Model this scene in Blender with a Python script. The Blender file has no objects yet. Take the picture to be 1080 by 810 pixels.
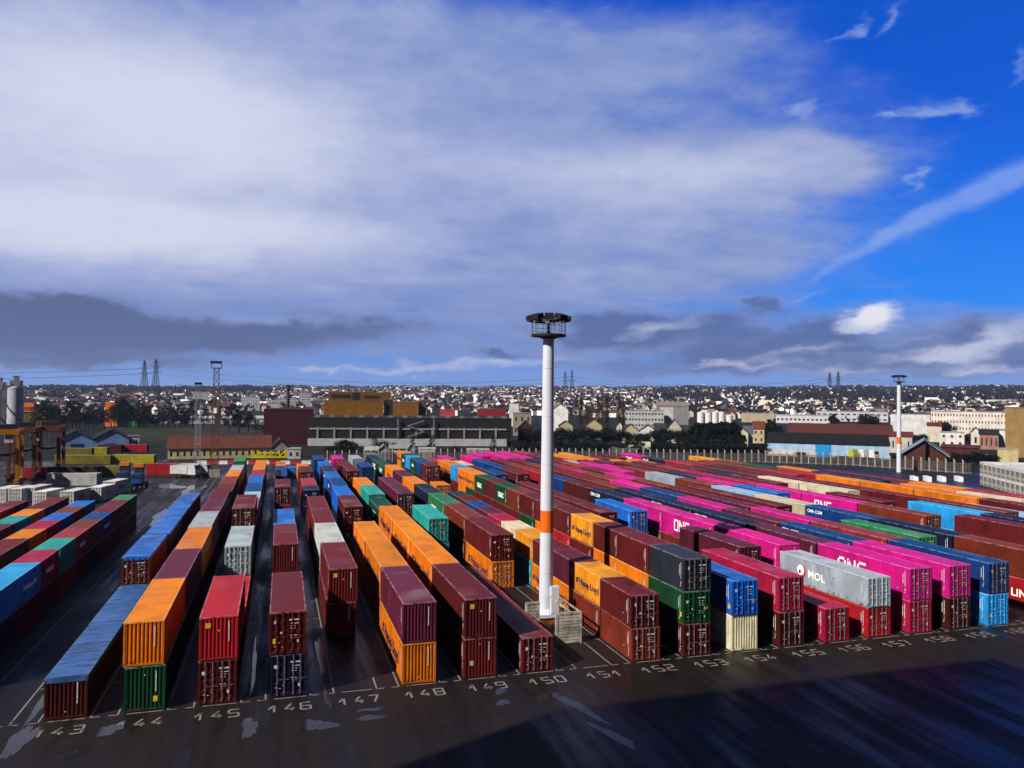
import bpy, bmesh, math, random
from mathutils import Vector, Matrix
R = math.radians
random.seed(7)
HAZE = .000065
SC = bpy.context.scene
COL = SC.collection
# ------------------------------------------------------------------ camera
F, PIT, YAW, ROLL, CH = 804.794, .0178768, .297641, -.0103836, 20.6666
X0, Y0, P, SLOT = -13.78245, 54.8459, 4.52579, 12.45
cy_, sy_, cp_, sp_, cr_, sr_ = math.cos(YAW), math.sin(YAW), math.cos(PIT), math.sin(PIT), math.cos(ROLL), math.sin(ROLL)
right = Vector((cy_, -sy_, 0)); fwd0 = Vector((sy_, cy_, 0)); zz = Vector((0, 0, 1))
fwd = fwd0 * cp_ + zz * sp_; up = zz * cp_ - fwd0 * sp_
r2 = right * cr_ - up * sr_; u2 = right * sr_ + up * cr_
cam = bpy.data.objects.new('camera', bpy.data.cameras.new('camera')); COL.objects.link(cam)
m = Matrix((r2, u2, -fwd)).transposed().to_4x4(); m.translation = (0, 0, CH)
cam.matrix_world = m
cam.data.sensor_width = 36; cam.data.lens = 36 * F / 1080; cam.data.clip_end = 30000; cam.data.clip_start = .5
SC.camera = cam

def ray(px, py):
    a, b = px - 540, 405 - py
    return r2 * (a / F) + u2 * (b / F) + fwd
def inv(px, py, Z=0.0):
    d = ray(px, py); t = (Z - CH) / d.z
    return d.x * t, d.y * t
def atd(px, py, D):                     # point at depth D along the heading
    d = ray(px, py); t = D / (d.x * sy_ + d.y * cy_)
    return Vector((d.x * t, d.y * t, CH + d.z * t))
# ------------------------------------------------------------------ light
SC.view_settings.view_transform = 'Standard'; SC.view_settings.look = 'None'
SC.view_settings.exposure = 1.08; SC.view_settings.gamma = 1.0
SUN_EL = R(36); SUN_DIR = Vector((.918 * math.cos(SUN_EL), .396 * math.cos(SUN_EL), -math.sin(SUN_EL)))
sl = bpy.data.lights.new('sun', 'SUN'); sl.energy = 3.8; sl.angle = R(.5); sl.color = (1, .93, .83)
so = bpy.data.objects.new('sun', sl); COL.objects.link(so)
so.rotation_euler = SUN_DIR.to_track_quat('-Z', 'Y').to_euler()
W = bpy.data.worlds.new('World'); SC.world = W; W.use_nodes = True
W.cycles.sampling_method = 'MANUAL'; W.cycles.sample_map_resolution = 256
nt = W.node_tree; nt.nodes.clear()
class NT:
    def __init__(s, t): s.t = t
    def n(s, typ, **k):
        o = s.t.nodes.new(typ)
        for a, b in k.items(): setattr(o, a, b)
        return o
    def put(s, sock, v):
        if hasattr(v, 'is_output') or hasattr(v, 'links'): s.t.links.new(v, sock)
        else: sock.default_value = v
    def m(s, op, a, b=0.0, c=0.0, clamp=False):
        o = s.n('ShaderNodeMath', operation=op, use_clamp=clamp)
        s.put(o.inputs[0], a); s.put(o.inputs[1], b); s.put(o.inputs[2], c)
        return o.outputs[0]
    def vm(s, op, a, b=(0, 0, 0)):
        o = s.n('ShaderNodeVectorMath', operation=op)
        s.put(o.inputs[0], a); s.put(o.inputs[1], b)
        return o.outputs['Value'] if op in ('DOT_PRODUCT', 'LENGTH') else o.outputs[0]
    def comb(s, x, y, z=0.0):
        o = s.n('ShaderNodeCombineXYZ'); s.put(o.inputs[0], x); s.put(o.inputs[1], y); s.put(o.inputs[2], z); return o.outputs[0]
    def sep(s, v):
        o = s.n('ShaderNodeSeparateXYZ'); s.put(o.inputs[0], v); return o.outputs
    def noise(s, v, scale, detail=4, rough=.55, col=False, dist=0):
        o = s.n('ShaderNodeTexNoise'); s.put(o.inputs['Vector'], v)
        o.inputs['Scale'].default_value = scale; o.inputs['Detail'].default_value = detail; o.inputs['Roughness'].default_value = rough
        o.inputs['Distortion'].default_value = dist
        return o.outputs['Color' if col else 'Fac']
    def ss(s, v, a, b, x=0.0, y=1.0):
        o = s.n('ShaderNodeMapRange', interpolation_type='SMOOTHSTEP')
        s.put(o.inputs['Value'], v); s.put(o.inputs['From Min'], a); s.put(o.inputs['From Max'], b)
        s.put(o.inputs['To Min'], x); s.put(o.inputs['To Max'], y)
        return o.outputs[0]
    def mix(s, f, a, b, mode='MIX'):
        o = s.n('ShaderNodeMix', data_type='RGBA', blend_type=mode)
        s.put(o.inputs[0], f); s.put(o.inputs[6], a if not isinstance(a, tuple) else a + (1,) * (4 - len(a)))
        s.put(o.inputs[7], b if not isinstance(b, tuple) else b + (1,) * (4 - len(b)))
        return o.outputs[2]
w = NT(nt)
sky = w.n('ShaderNodeTexSky', sky_type='NISHITA', sun_disc=False)
sky.sun_elevation = SUN_EL; sky.sun_rotation = math.atan2(-SUN_DIR.x, -SUN_DIR.y) % (2 * math.pi)
sky.ozone_density = 2.5; sky.dust_density = .3; sky.air_density = 1.0
tc = w.n('ShaderNodeTexCoord').outputs['Generated']
dirv = w.vm('NORMALIZE', tc)
dx, dy, dz = w.sep(dirv)
az = w.m('MULTIPLY', w.m('ARCTAN2', dx, dy), 57.29578)
el = w.m('MULTIPLY', w.m('ARCSINE', dz), 57.29578)
ae = w.comb(az, el)
def pae(px, py):
    d = ray(px, py).normalized(); return math.degrees(math.atan2(d.x, d.y)), math.degrees(math.asin(d.z))
zc = w.m('ADD', w.m('MAXIMUM', dz, 0.0), .10)
plane = w.comb(w.m('DIVIDE', dx, zc), w.m('DIVIDE', dy, zc))
warp_n = w.noise(plane, 1.1, 5, .55, True)
warp = w.vm('MULTIPLY', w.vm('SUBTRACT', warp_n, (.5, .5, .5)), (12, 4.5, 0))
ae_w = w.vm('ADD', ae, warp)
fine_n = w.noise(w.vm('MULTIPLY', ae, (.16, .34, 0)), 1.6, 7, .58, True)
ae_f = w.vm('ADD', ae, w.vm('MULTIPLY', w.vm('SUBTRACT', fine_n, (.5, .5, .5)), (7, 3.0, 0)))
def blobs(lst, coord):
    tot = None
    for cx, cy, rx, ry, rot, wt in lst:
        a0, e0 = pae(cx, cy); a1, e1 = pae(cx + 4, cy); a2, e2 = pae(cx, cy + 4)
        mp = w.n('ShaderNodeMapping', vector_type='TEXTURE'); w.put(mp.inputs[0], coord)
        mp.inputs['Location'].default_value = (a0, e0, 0)
        mp.inputs['Rotation'].default_value = (0, 0, R(rot))
        mp.inputs['Scale'].default_value = (rx * (a1 - a0) / 4, ry * (e0 - e2) / 4, 1)
        v = mp.outputs[0]
        g = w.m('EXPONENT', w.m('MULTIPLY', w.vm('DOT_PRODUCT', v, v), -1.0))
        tot = w.m('MULTIPLY_ADD', g, wt, tot if tot is not None else 0.0)
    return tot
n_big = w.noise(plane, .9, 6, .6)
n_str = w.noise(w.vm('MULTIPLY', plane, (1.0, 2.0, 1)), 1.5, 9, .62, dist=.4)
n_fin = w.noise(w.vm('MULTIPLY', ae, (.12, .28, 0)), 2.0, 10, .64, dist=.3)
n_puf = w.noise(w.vm('MULTIPLY', ae, (.20, .42, 0)), 1.3, 10, .60)
def cen(n, k): return w.m('MULTIPLY', w.m('SUBTRACT', n, .5), k)
over = w.ss(el, 30, 55)
backm = w.ss(w.m('ABSOLUTE', w.m('SUBTRACT', az, 17.0)), 37, 58)
# high soft cloud sheet
L1 = blobs([(40, 90, 420, 140, 0, 1.1), (330, 180, 400, 100, 0, 1.15), (610, 205, 230, 66, 4, 1.0), (830, 166, 100, 25, -3, .95), (730, 185, 120, 40, 0, .5),
            (60, 275, 320, 60, 0, 1.0), (480, 290, 330, 50, 0, .8), (600, 60, 210, 44, -8, .62), (400, 50, 240, 80, 0, .55), (-250, 150, 400, 220, 0, 1.1),
            (690, 265, 150, 26, 0, .75), (720, 40, 90, 34, 0, .35), (300, 345, 460, 44, 0, .9), (760, 365, 300, 22, 0, .6), (1020, 345, 160, 20, 0, .5)], ae_w)
L1 = w.m('ADD', L1, w.m('MULTIPLY', w.m('MAXIMUM', over, backm), 1.1))  # cloud added overhead and behind the camera, out of view
m1 = w.ss(w.m('ADD', L1, w.m('ADD', cen(n_str, .62), cen(n_puf, .45))), .12, 1.0)
br = blobs([(110, 110, 280, 90, 0, .75), (140, 240, 260, 40, 0, .95), (600, 185, 170, 36, -5, .30), (260, 150, 150, 40, 0, .25), (770, 165, 120, 24, 0, .38)], ae_w)
br = w.m('ADD', br, w.m('ADD', w.m('ADD', cen(n_big, .6), cen(n_str, .40)), cen(n_puf, .42)))
c1 = w.mix(w.ss(br, -.35, .85), (1.55, 2.6, 6.1), (7.0, 7.3, 9.2))
c1 = w.mix(w.ss(el, 3, 10, .6, 0.0), c1, (1.7, 2.7, 6.2))
c1 = w.mix(w.m('MULTIPLY', w.m('MAXIMUM', backm, over), .93), c1, (.40, .56, 1.25))  # that unseen cloud is darkened to cut the fill light
# low grey cumulus bank
L2 = blobs([(40, 330, 150, 26, 4, 1.1), (170, 352, 150, 20, -4, 1.0), (60, 368, 150, 14, 0, .8), (390, 343, 110, 17, 0, .85), (290, 355, 80, 16, 0, .6), (528, 370, 30, 6, 0, .9), (630, 352, 70, 20, 0, .7),
            (720, 350, 90, 20, 0, .95), (845, 360, 50, 20, 0, 1.05), (800, 372, 90, 12, 0, .7), (985, 352, 100, 20, 0, .7), (1060, 362, 60, 22, 0, .85), (920, 376, 80, 10, 0, .7), (812, 323, 24, 8, 0, .85), 
            (610, 335, 70, 12, 0, .5), (1000, 388, 150, 14, 0, .95), (720, 386, 180, 12, 0, .8), (870, 340, 120, 12, 0, .4), (140, 384, 200, 7, 0, .6), (-200, 340, 200, 40, 0, 1.0)], ae_f)
d2 = w.m('ADD', L2, cen(n_puf, 1.25))
m2 = w.ss(d2, .08, 1.0)
lit2 = w.ss(w.m('ADD', w.m('SUBTRACT', 1.0, d2), cen(n_fin, .9)), -.1, .85)     # thin edges are brighter than the cores
c2 = w.mix(w.ss(az, -14, 24), w.mix(lit2, (.92, 1.25, 2.6), (2.2, 2.9, 5.6)), w.mix(lit2, (.95, 1.5, 3.7), (2.5, 3.2, 6.1)))
# sunlit puffs and wisps
L3 = blobs([(922, 334, 27, 12, 24, 1.35), (893, 346, 24, 8, 12, .9), (700, 344, 40, 8, 12, .75), (1062, 350, 40, 15, 10, .95), (960, 352, 40, 9, 0, .5), (990, 376, 80, 9, 0, .7), (1050, 392, 60, 7, 0, .7), (900, 392, 100, 6, 0, .55),
            (490, 386, 80, 7, 2, .62), (560, 379, 70, 5, 2, .5), (420, 392, 70, 4, 0, .5), (340, 392, 44, 4, 0, .55), (760, 384, 100, 4, 0, .6), (1004, 114, 27, 11, -10, .95), (943, 117, 28, 5, 0, .75), (960, 189, 17, 8, 25, .95),
            (892, 32, 20, 11, 15, .85), (940, 24, 34, 6, 30, .55), (852, 112, 14, 9, 20, .85), (1078, 65, 12, 20, 0, .6), (855, 370, 60, 7, 6, .6), (1015, 366, 40, 9, 6, .6)], ae_f)
m3 = w.ss(w.m('ADD', L3, cen(n_puf, 1.2)), .15, 1.15)
c3 = w.mix(w.ss(el, 3, 9), (6.4, 6.8, 8.6), (2.8, 4.1, 8.2))
c3 = w.mix(w.ss(blobs([(924, 331, 34, 15, 22, 1.0)], ae), .25, .8), c3, (9.6, 9.5, 9.8))
L4 = blobs([(880, 280, 40, 5, 30, .9), (925, 255, 45, 9, 29, .95), (975, 230, 45, 13, 28, .95), (1030, 202, 50, 15, 24, 1.0), (1090, 178, 60, 16, 15, 1.1), (855, 312, 26, 3, 25, .8)], w.vm('ADD', ae, w.vm('MULTIPLY', w.vm('SUBTRACT', fine_n, (.5, .5, .5)), (2.0, 1.0, 0))))
m4 = w.m('MULTIPLY', w.ss(w.m('MULTIPLY', L4, w.m('ADD', .15, w.m('MULTIPLY', n_puf, 1.6))), .10, 1.35), .58)
base = w.mix(1.0, sky.outputs[0], (.02, .36, 1.28), 'MULTIPLY')
base = w.mix(.5, base, (.0, 1.1, 8.0))
base = w.mix(w.m('MULTIPLY', w.ss(el, 0, 20, 1.0, 0.0), .85), base, (.25, 3.2, 10.4))
base = w.mix(w.ss(el, 0, 5, .85, 0.0), base, (2.5, 3.7, 6.9))
base = w.mix(w.m('MULTIPLY', w.m('MAXIMUM', over, backm), .75), base, (.0, .45, 2.2))  # unseen sky overhead and behind darkened to cut fill light
k = w.mix(m1, base, c1)
k = w.mix(m4, k, (3.0, 4.6, 9.4))
k = w.mix(w.m('MULTIPLY', m2, .9), k, c2)
k = w.mix(w.m('MULTIPLY', m3, .88), k, c3)
bg = w.n('ShaderNodeBackground'); w.put(bg.inputs[0], w.mix(1.0, k, (.88, .88, .88), 'MULTIPLY')); bg.inputs[1].default_value = .05
w.t.links.new(bg.outputs[0], w.n('ShaderNodeOutputWorld').inputs[0])
# ------------------------------------------------------------------ materials
MATS = {}
def mat(name, col, rough=.6, fn=None, metal=0.0, var=.25, vscale=.6, spec=.15):
    if name in MATS: return MATS[name]
    M = bpy.data.materials.new(name); M.use_nodes = True
    g = NT(M.node_tree); b = M.node_tree.nodes['Principled BSDF']
    b.inputs['Roughness'].default_value = rough; b.inputs['Metallic'].default_value = metal
    b.inputs['Specular IOR Level'].default_value = spec
    if fn: fn(g, b)
    else:
        co = g.n('ShaderNodeTexCoord').outputs['Object']
        n = g.noise(co, vscale, 5, .6)
        c = g.mix(g.ss(n, .3, .7), tuple(x * (1 - var) for x in col), tuple(min(1, x * (1 + var)) for x in col))
        g.put(b.inputs['Base Color'], c)
    MATS[name] = M; return M
def f_paint(roof, const=None):
    def fn(g, b):
        oi = g.n('ShaderNodeObjectInfo'); c = oi.outputs['Color']; rnd = oi.outputs['Random']
        if const: c = g.mix(0.0, const, const)
        co = g.n('ShaderNodeTexCoord').outputs['Object']
        off = g.vm('ADD', co, g.comb(g.m('MULTIPLY', rnd, 97), g.m('MULTIPLY', rnd, 41)))
        if roof:                                                       # tops lightened to paint in stronger light; also dusty and puddled
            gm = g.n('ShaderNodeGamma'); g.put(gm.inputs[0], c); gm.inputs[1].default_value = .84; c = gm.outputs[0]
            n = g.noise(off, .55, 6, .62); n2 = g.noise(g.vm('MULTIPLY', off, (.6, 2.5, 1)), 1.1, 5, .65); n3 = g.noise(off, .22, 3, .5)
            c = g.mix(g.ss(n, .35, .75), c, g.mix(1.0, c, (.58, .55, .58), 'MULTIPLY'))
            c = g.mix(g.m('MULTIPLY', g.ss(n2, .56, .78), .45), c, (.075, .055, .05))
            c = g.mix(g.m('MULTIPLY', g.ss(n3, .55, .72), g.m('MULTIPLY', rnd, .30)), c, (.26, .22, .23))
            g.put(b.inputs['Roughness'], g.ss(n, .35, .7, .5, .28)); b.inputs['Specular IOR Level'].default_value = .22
        else:
            zz_ = g.sep(co)[2]
            st = g.noise(g.vm('MULTIPLY', off, (2.6, 2.6, .20)), 1.2, 7, .64)
            n = g.noise(off, .45, 4, .55); n4 = g.noise(g.vm('MULTIPLY', off, (1, .5, 1)), .9, 3, .5)
            c = g.mix(g.ss(n, .3, .75), c, g.mix(1.0, c, (.62, .60, .60), 'MULTIPLY'))
            c = g.mix(g.m('MULTIPLY', g.ss(n4, .60, .66), g.m('MULTIPLY', rnd, .5)), c, g.mix(1.0, c, (1.35, 1.25, 1.2), 'MULTIPLY'))
            pan = g.n('ShaderNodeTexWhiteNoise', noise_dimensions='2D'); g.put(pan.inputs['Vector'], g.vm('FLOOR', g.vm('MULTIPLY', g.comb(g.sep(off)[1], g.m('MULTIPLY', rnd, 53)), (.85, 1, 1))))
            c = g.mix(g.m('MULTIPLY', g.ss(pan.outputs[0], .55, .95), .30), c, g.mix(1.0, c, (.60, .62, .64), 'MULTIPLY'))
            ru = g.noise(off, 2.3, 8, .70); low = g.ss(zz_, .05, .7, .10, 0.0)
            c = g.mix(g.m('MULTIPLY', g.ss(g.m('ADD', ru, low), .60, .71), .85), c, (.055, .022, .012))
            c = g.mix(g.m('MULTIPLY', g.ss(st, .54, .76), .5), c, (.030, .020, .017))
            b.inputs['Roughness'].default_value = .55
            bp = g.n('ShaderNodeBump'); bp.inputs['Strength'].default_value = .7; bp.inputs['Distance'].default_value = .06
            g.put(bp.inputs['Height'], g.noise(off, 1.4, 4, .5)); g.put(b.inputs['Normal'], bp.outputs[0])
        g.put(b.inputs['Base Color'], c)
    return fn
def f_tarp(g, b):
    oi = g.n('ShaderNodeObjectInfo'); rnd = oi.outputs['Random']
    co = g.vm('ADD', g.n('ShaderNodeTexCoord').outputs['Object'], g.comb(g.m('MULTIPLY', rnd, 97), 0.0))
    n = g.noise(g.vm('MULTIPLY', co, (.6, 2.0, 1)), .8, 5, .6); n2 = g.noise(co, .35, 3)
    c = g.mix(g.m('MULTIPLY', g.ss(n, .42, .66), g.m('ADD', .42, g.m('MULTIPLY', rnd, .5))), oi.outputs['Color'], (.022, .03, .06))
    g.put(b.inputs['Base Color'], c); g.put(b.inputs['Roughness'], g.ss(n2, .4, .6, .55, .2))
    bp = g.n('ShaderNodeBump'); bp.inputs['Strength'].default_value = .5; bp.inputs['Distance'].default_value = .15
    g.put(bp.inputs['Height'], n); g.put(b.inputs['Normal'], bp.outputs[0])
def f_asphalt(g, b):
    co = g.n('ShaderNodeTexCoord').outputs['Object']
    n = g.noise(co, .045, 7, .62); n2 = g.noise(co, 1.3, 7, .68); n5 = g.noise(co, .30, 5, .6)
    st = g.noise(g.vm('MULTIPLY', co, (.9, .07, 1)), .55, 7, .62, dist=.3)
    c = g.mix(g.ss(n, .3, .7), (.0068, .0043, .0040), (.0120, .0080, .0072))
    c = g.mix(g.m('MULTIPLY', g.ss(n2, .48, .78), .65), c, (.022, .016, .0145))
    vo = g.n('ShaderNodeTexVoronoi', feature='F1', distance='CHEBYCHEV'); vo.inputs['Scale'].default_value = .11; g.put(vo.inputs['Vector'], g.vm('ADD', co, g.vm('MULTIPLY', g.noise(co, .2, 3, .5, True), (1.5, 1.5, 0))))
    pc = g.n('ShaderNodeSeparateColor'); g.put(pc.inputs[0], vo.outputs['Color'])
    c = g.mix(g.m('MULTIPLY', g.ss(pc.outputs[0], .62, .66), .35), c, (.0085, .0070, .0068))          # repair patches
    ve = g.n('ShaderNodeTexVoronoi', feature='DISTANCE_TO_EDGE'); ve.inputs['Scale'].default_value = .16
    g.put(ve.inputs['Vector'], g.vm('ADD', co, g.vm('MULTIPLY', g.noise(co, .8, 5, .65, True), (1.6, 1.6, 0))))
    c = g.mix(g.m('MULTIPLY', g.ss(ve.outputs['Distance'], .012, .03, 1.0, 0.0), g.m('MULTIPLY', g.ss(n5, .45, .6), .75)), c, (.004, .0035, .0035))  # cracks
    tx = g.m('PINGPONG', g.m('ADD', g.sep(co)[0], g.m('MULTIPLY', n5, .5)), 2.263)
    tr = g.m('MULTIPLY', g.ss(g.m('ABSOLUTE', g.m('SUBTRACT', tx, 1.75)), .10, .32, 1.0, 0.0), g.ss(st, .40, .62))
    c = g.mix(g.m('MULTIPLY', tr, .5), c, (.006, .005, .005))                                          # wheel tracks
    oil = g.noise(co, .5, 4, .5); c = g.mix(g.m('MULTIPLY', g.ss(oil, .66, .74), .7), c, (.004, .0035, .004))
    wet = g.ss(g.m('ADD', g.m('MULTIPLY', n, .45), g.m('MULTIPLY', st, .55)), .39, .64)
    c = g.mix(g.m('MULTIPLY', wet, .8), c, (.0062, .0050, .0050))
    g.put(b.inputs['Base Color'], c)
    g.put(b.inputs['Roughness'], g.m('ADD', g.ss(wet, 0.0, 1.0, .64, .25), g.m('MULTIPLY', n2, .12)))
    b.inputs['Specular IOR Level'].default_value = .24
    bp = g.n('ShaderNodeBump'); bp.inputs['Strength'].default_value = .3; bp.inputs['Distance'].default_value = .02
    g.put(bp.inputs['Height'], g.noise(co, 9, 4, .7)); g.put(b.inputs['Normal'], bp.outputs[0])
def f_land(g, b):
    co = g.n('ShaderNodeTexCoord').outputs['Object']
    n = g.noise(co, .004, 6, .6); n2 = g.noise(co, .05, 5, .6)
    c = g.mix(g.ss(n, .35, .65), (.0035, .005, .0025), (.008, .008, .005))
    c = g.mix(g.ss(n2, .5, .75), c, (.016, .014, .011))
    g.put(b.inputs['Base Color'], c)
def f_objcol(g, b):
    oi = g.n('ShaderNodeObjectInfo'); co = g.n('ShaderNodeTexCoord').outputs['Object']; c = oi.outputs['Color']
    n = g.noise(co, .35, 6, .62); st = g.noise(g.vm('MULTIPLY', co, (1.1, 1.1, .06)), 1.0, 6, .6)
    c = g.mix(g.ss(n, .3, .7), c, g.mix(1.0, c, (.74, .72, .69), 'MULTIPLY'))
    c = g.mix(g.m('MULTIPLY', g.ss(st, .50, .75), .45), c, g.mix(1.0, c, (.50, .47, .44), 'MULTIPLY'))
    g.put(b.inputs['Base Color'], c)
def f_roofvar(g, b):
    rnd = g.n('ShaderNodeObjectInfo').outputs['Random']
    c = g.mix(g.ss(rnd, .45, .55), (.030, .028, .032), (.075, .026, .018)); g.put(b.inputs['Base Color'], c)
def f_leaf(a, c2):
    def fn(g, b):
        rnd = g.n('ShaderNodeObjectInfo').outputs['Random']; co = g.n('ShaderNodeTexCoord').outputs['Object']
        n = g.noise(co, .9, 4, .6)
        c = g.mix(g.ss(n, .35, .65), a, c2)
        c = g.mix(g.m('MULTIPLY', rnd, .5), c, g.mix(1.0, c, (.6, .55, .5), 'MULTIPLY'))
        g.put(b.inputs['Base Color'], c)
    return fn
m_paint = mat('container_paint', (0, 0, 0), .5, f_paint(False))
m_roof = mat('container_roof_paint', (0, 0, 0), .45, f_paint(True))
def f_edge(const=None):  # lighter copy of the paint: a highlight painted along the top edges
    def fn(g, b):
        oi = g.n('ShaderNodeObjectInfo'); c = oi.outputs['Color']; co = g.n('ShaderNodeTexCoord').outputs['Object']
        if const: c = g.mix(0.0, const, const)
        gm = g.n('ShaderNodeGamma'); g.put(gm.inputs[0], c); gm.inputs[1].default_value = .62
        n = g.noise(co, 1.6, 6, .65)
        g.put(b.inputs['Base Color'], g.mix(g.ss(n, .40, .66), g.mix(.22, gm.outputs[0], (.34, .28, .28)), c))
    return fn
m_edge = mat('container_edge_highlight', (0, 0, 0), .5, f_edge())
m_tarp = mat('wet_tarpaulin', (0, 0, 0), .4, f_tarp)
m_asph = mat('wet_asphalt', (0, 0, 0), .6, f_asphalt)
m_land = mat('winter_land', (0, 0, 0), .9, f_land)
m_obj = mat('painted_wall', (0, 0, 0), .8, f_objcol)
m_objs = mat('painted_steel', (0, 0, 0), .45, f_objcol)
m_roofvar = mat('roof_tiles', (0, 0, 0), .8, f_roofvar)
m_rod = mat('galvanised_rod', (.11, .085, .09), .5)
m_white = mat('white_lettering', (.74, .73, .73), .6, var=.12)
m_decal = mat('worn_white_decal', (.42, .41, .41), .6, var=.35, vscale=4)
m_navy = mat('navy_lettering', (.012, .014, .05), .6)
m_red = mat('red_lettering', (.5, .02, .015), .6)
m_yel = mat('yellow_sticker', (.55, .34, .02), .6)
def f_line(g, b):
    co = g.n('ShaderNodeTexCoord').outputs['Object']; n = g.noise(co, 2.2, 7, .7); n2 = g.noise(co, .25, 4, .6)
    g.put(b.inputs['Base Color'], g.mix(g.ss(g.m('ADD', n, g.m('MULTIPLY', n2, .35)), .66, .86), (.18, .168, .16), (.028, .022, .020)))
m_line = mat('road_paint', (0, 0, 0), .6, f_line)
m_dark = mat('dark_steel', (.012, .012, .013), .55)
m_grey = mat('grey_steel', (.11, .115, .13), .5)
m_pole = mat('pole_white', (.44, .46, .52), .45, var=.05)
m_band = mat('orange_band', (.50, .085, .008), .5)
m_glass = mat('window_glass', (.018, .02, .026), .12, var=.3)
m_rubber = mat('rubber', (.012, .012, .012), .8)
m_bark = mat('bark', (.028, .020, .016), .9)
m_twig = mat('winter_twigs', (0, 0, 0), .9, f_leaf((.009, .007, .006), (.020, .014, .011)))
m_poplar = mat('poplar_twigs', (0, 0, 0), .9, f_leaf((.040, .022, .014), (.07, .040, .024)))
m_ever = mat('evergreen_leaves', (0, 0, 0), .8, f_leaf((.003, .005, .003), (.009, .013, .006)))
m_wood = mat('hill_woods', (0, 0, 0), .9, f_leaf((.008, .009, .010), (.018, .017, .017)))
m_water = mat('puddle_water', (.014, .012, .013), .14, var=.3, spec=.3)
m_conc = mat('concrete', (.20, .19, .18), .85)
m_rust = mat('rusty_white_steel', (.27, .24, .20), .7, var=.5, vscale=1.2)
m_grass = mat('winter_grass', (.016, .018, .006), .9, var=.4, vscale=.05)
# ------------------------------------------------------------------ mesh helpers
class MB:
    def __init__(s): s.v = []; s.f = []; s.mi = []
    def add(s, vs, fs, mi=0):
        b = len(s.v); s.v += [tuple(v) for v in vs]
        for f in fs: s.f.append([b + i for i in f]); s.mi.append(mi)
        return s
    def box(s, x0, x1, y0, y1, z0, z1, mi=0):
        return s.add([(x0, y0, z0), (x1, y0, z0), (x1, y1, z0), (x0, y1, z0), (x0, y0, z1), (x1, y0, z1), (x1, y1, z1), (x0, y1, z1)],
                     [(0, 3, 2, 1), (4, 5, 6, 7), (0, 1, 5, 4), (1, 2, 6, 5), (2, 3, 7, 6), (3, 0, 4, 7)], mi)
    def cyl(s, p0, p1, r0, r1=None, n=10, mi=0, cap=True):
        r1 = r0 if r1 is None else r1
        p0, p1 = Vector(p0), Vector(p1); d = (p1 - p0).normalized()
        a = d.orthogonal().normalized(); b = d.cross(a)
        vs = [p0 + (a * math.cos(t) + b * math.sin(t)) * r0 for t in [2 * math.pi * i / n for i in range(n)]]
        vs += [p1 + (a * math.cos(t) + b * math.sin(t)) * r1 for t in [2 * math.pi * i / n for i in range(n)]]
        fs = [(i, (i + 1) % n, n + (i + 1) % n, n + i) for i in range(n)]
        if cap: fs += [tuple(range(n))[::-1], tuple(range(n, 2 * n))]
        return s.add(vs, fs, mi)
    def bar(s, p0, p1, wd, mi=0): return s.cyl(p0, p1, wd * .707, n=4, mi=mi)
    def mesh(s, name, mats, smooth=False):
        me = bpy.data.meshes.new(name); me.from_pydata(s.v, [], s.f)
        for q in mats: me.materials.append(q)
        me.polygons.foreach_set('material_index', s.mi)
        if smooth: me.polygons.foreach_set('use_smooth', [True] * len(s.f))
        me.update(); return me
def link(name, me, parent=None, loc=(0, 0, 0), rz=0, col=None, scale=None):
    o = bpy.data.objects.new(name, me); COL.objects.link(o)
    if parent: o.parent = parent
    o.location = loc; o.rotation_euler = (0, 0, rz)
    if scale: o.scale = scale
    if col: o.color = tuple(col) + (1,)
    return o
def tag(o, label, cat, group=None):
    o['label'] = label; o['category'] = cat
    if group: o['group'] = group
    return o
def struct(name, me, **k):
    o = link(name, me, **k); o['kind'] = 'structure'; return o
def thing(name, label, cat, loc=(0, 0, 0), rz=0, group=None):
    return tag(link(name, None, None, loc, rz), label, cat, group)
_txt = {}
def text_mesh(s, size, mt, bold=.0, sx=1.0):
    key = (s, size, mt.name, bold, sx)
    if key in _txt: return _txt[key]
    cu = bpy.data.curves.new('lettering', 'FONT'); cu.body = s; cu.size = size; cu.extrude = .006; cu.offset = bold
    cu.align_x = 'CENTER'; cu.align_y = 'CENTER'; cu.resolution_u = 2
    o = bpy.data.objects.new('tmp', cu); COL.objects.link(o)
    me = bpy.data.meshes.new_from_object(o.evaluated_get(bpy.context.evaluated_depsgraph_get()))
    bpy.data.objects.remove(o); bpy.data.curves.remove(cu)
    for v in me.vertices: v.co.x *= sx
    if s.startswith('Hapag'):                                     # the slanted emblem before the name
        bm = bmesh.new(); bm.from_mesh(me); x0 = min(v.co.x for v in bm.verts) - size * .55; q = size * .62
        for pts in ([(-.5, -.5), (-.1, -.5), (.25, .5), (-.15, .5)], [(0, -.5), (.4, -.5), (.55, -.1), (.15, -.1)], [(.25, .02), (.6, .02), (.75, .5), (.4, .5)]):
            bm.faces.new([bm.verts.new((x0 - q * .4 + a * q, b2 * q, .006)) for a, b2 in pts])
        bm.to_mesh(me); bm.free()
    me.materials.clear(); me.materials.append(mt); _txt[key] = me; return me
def orient(o, xdir, ydir, loc):
    x, y = Vector(xdir), Vector(ydir); z = x.cross(y)
    mm = Matrix((x, y, z)).transposed().to_4x4(); mm.translation = loc; o.matrix_local = mm
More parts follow.
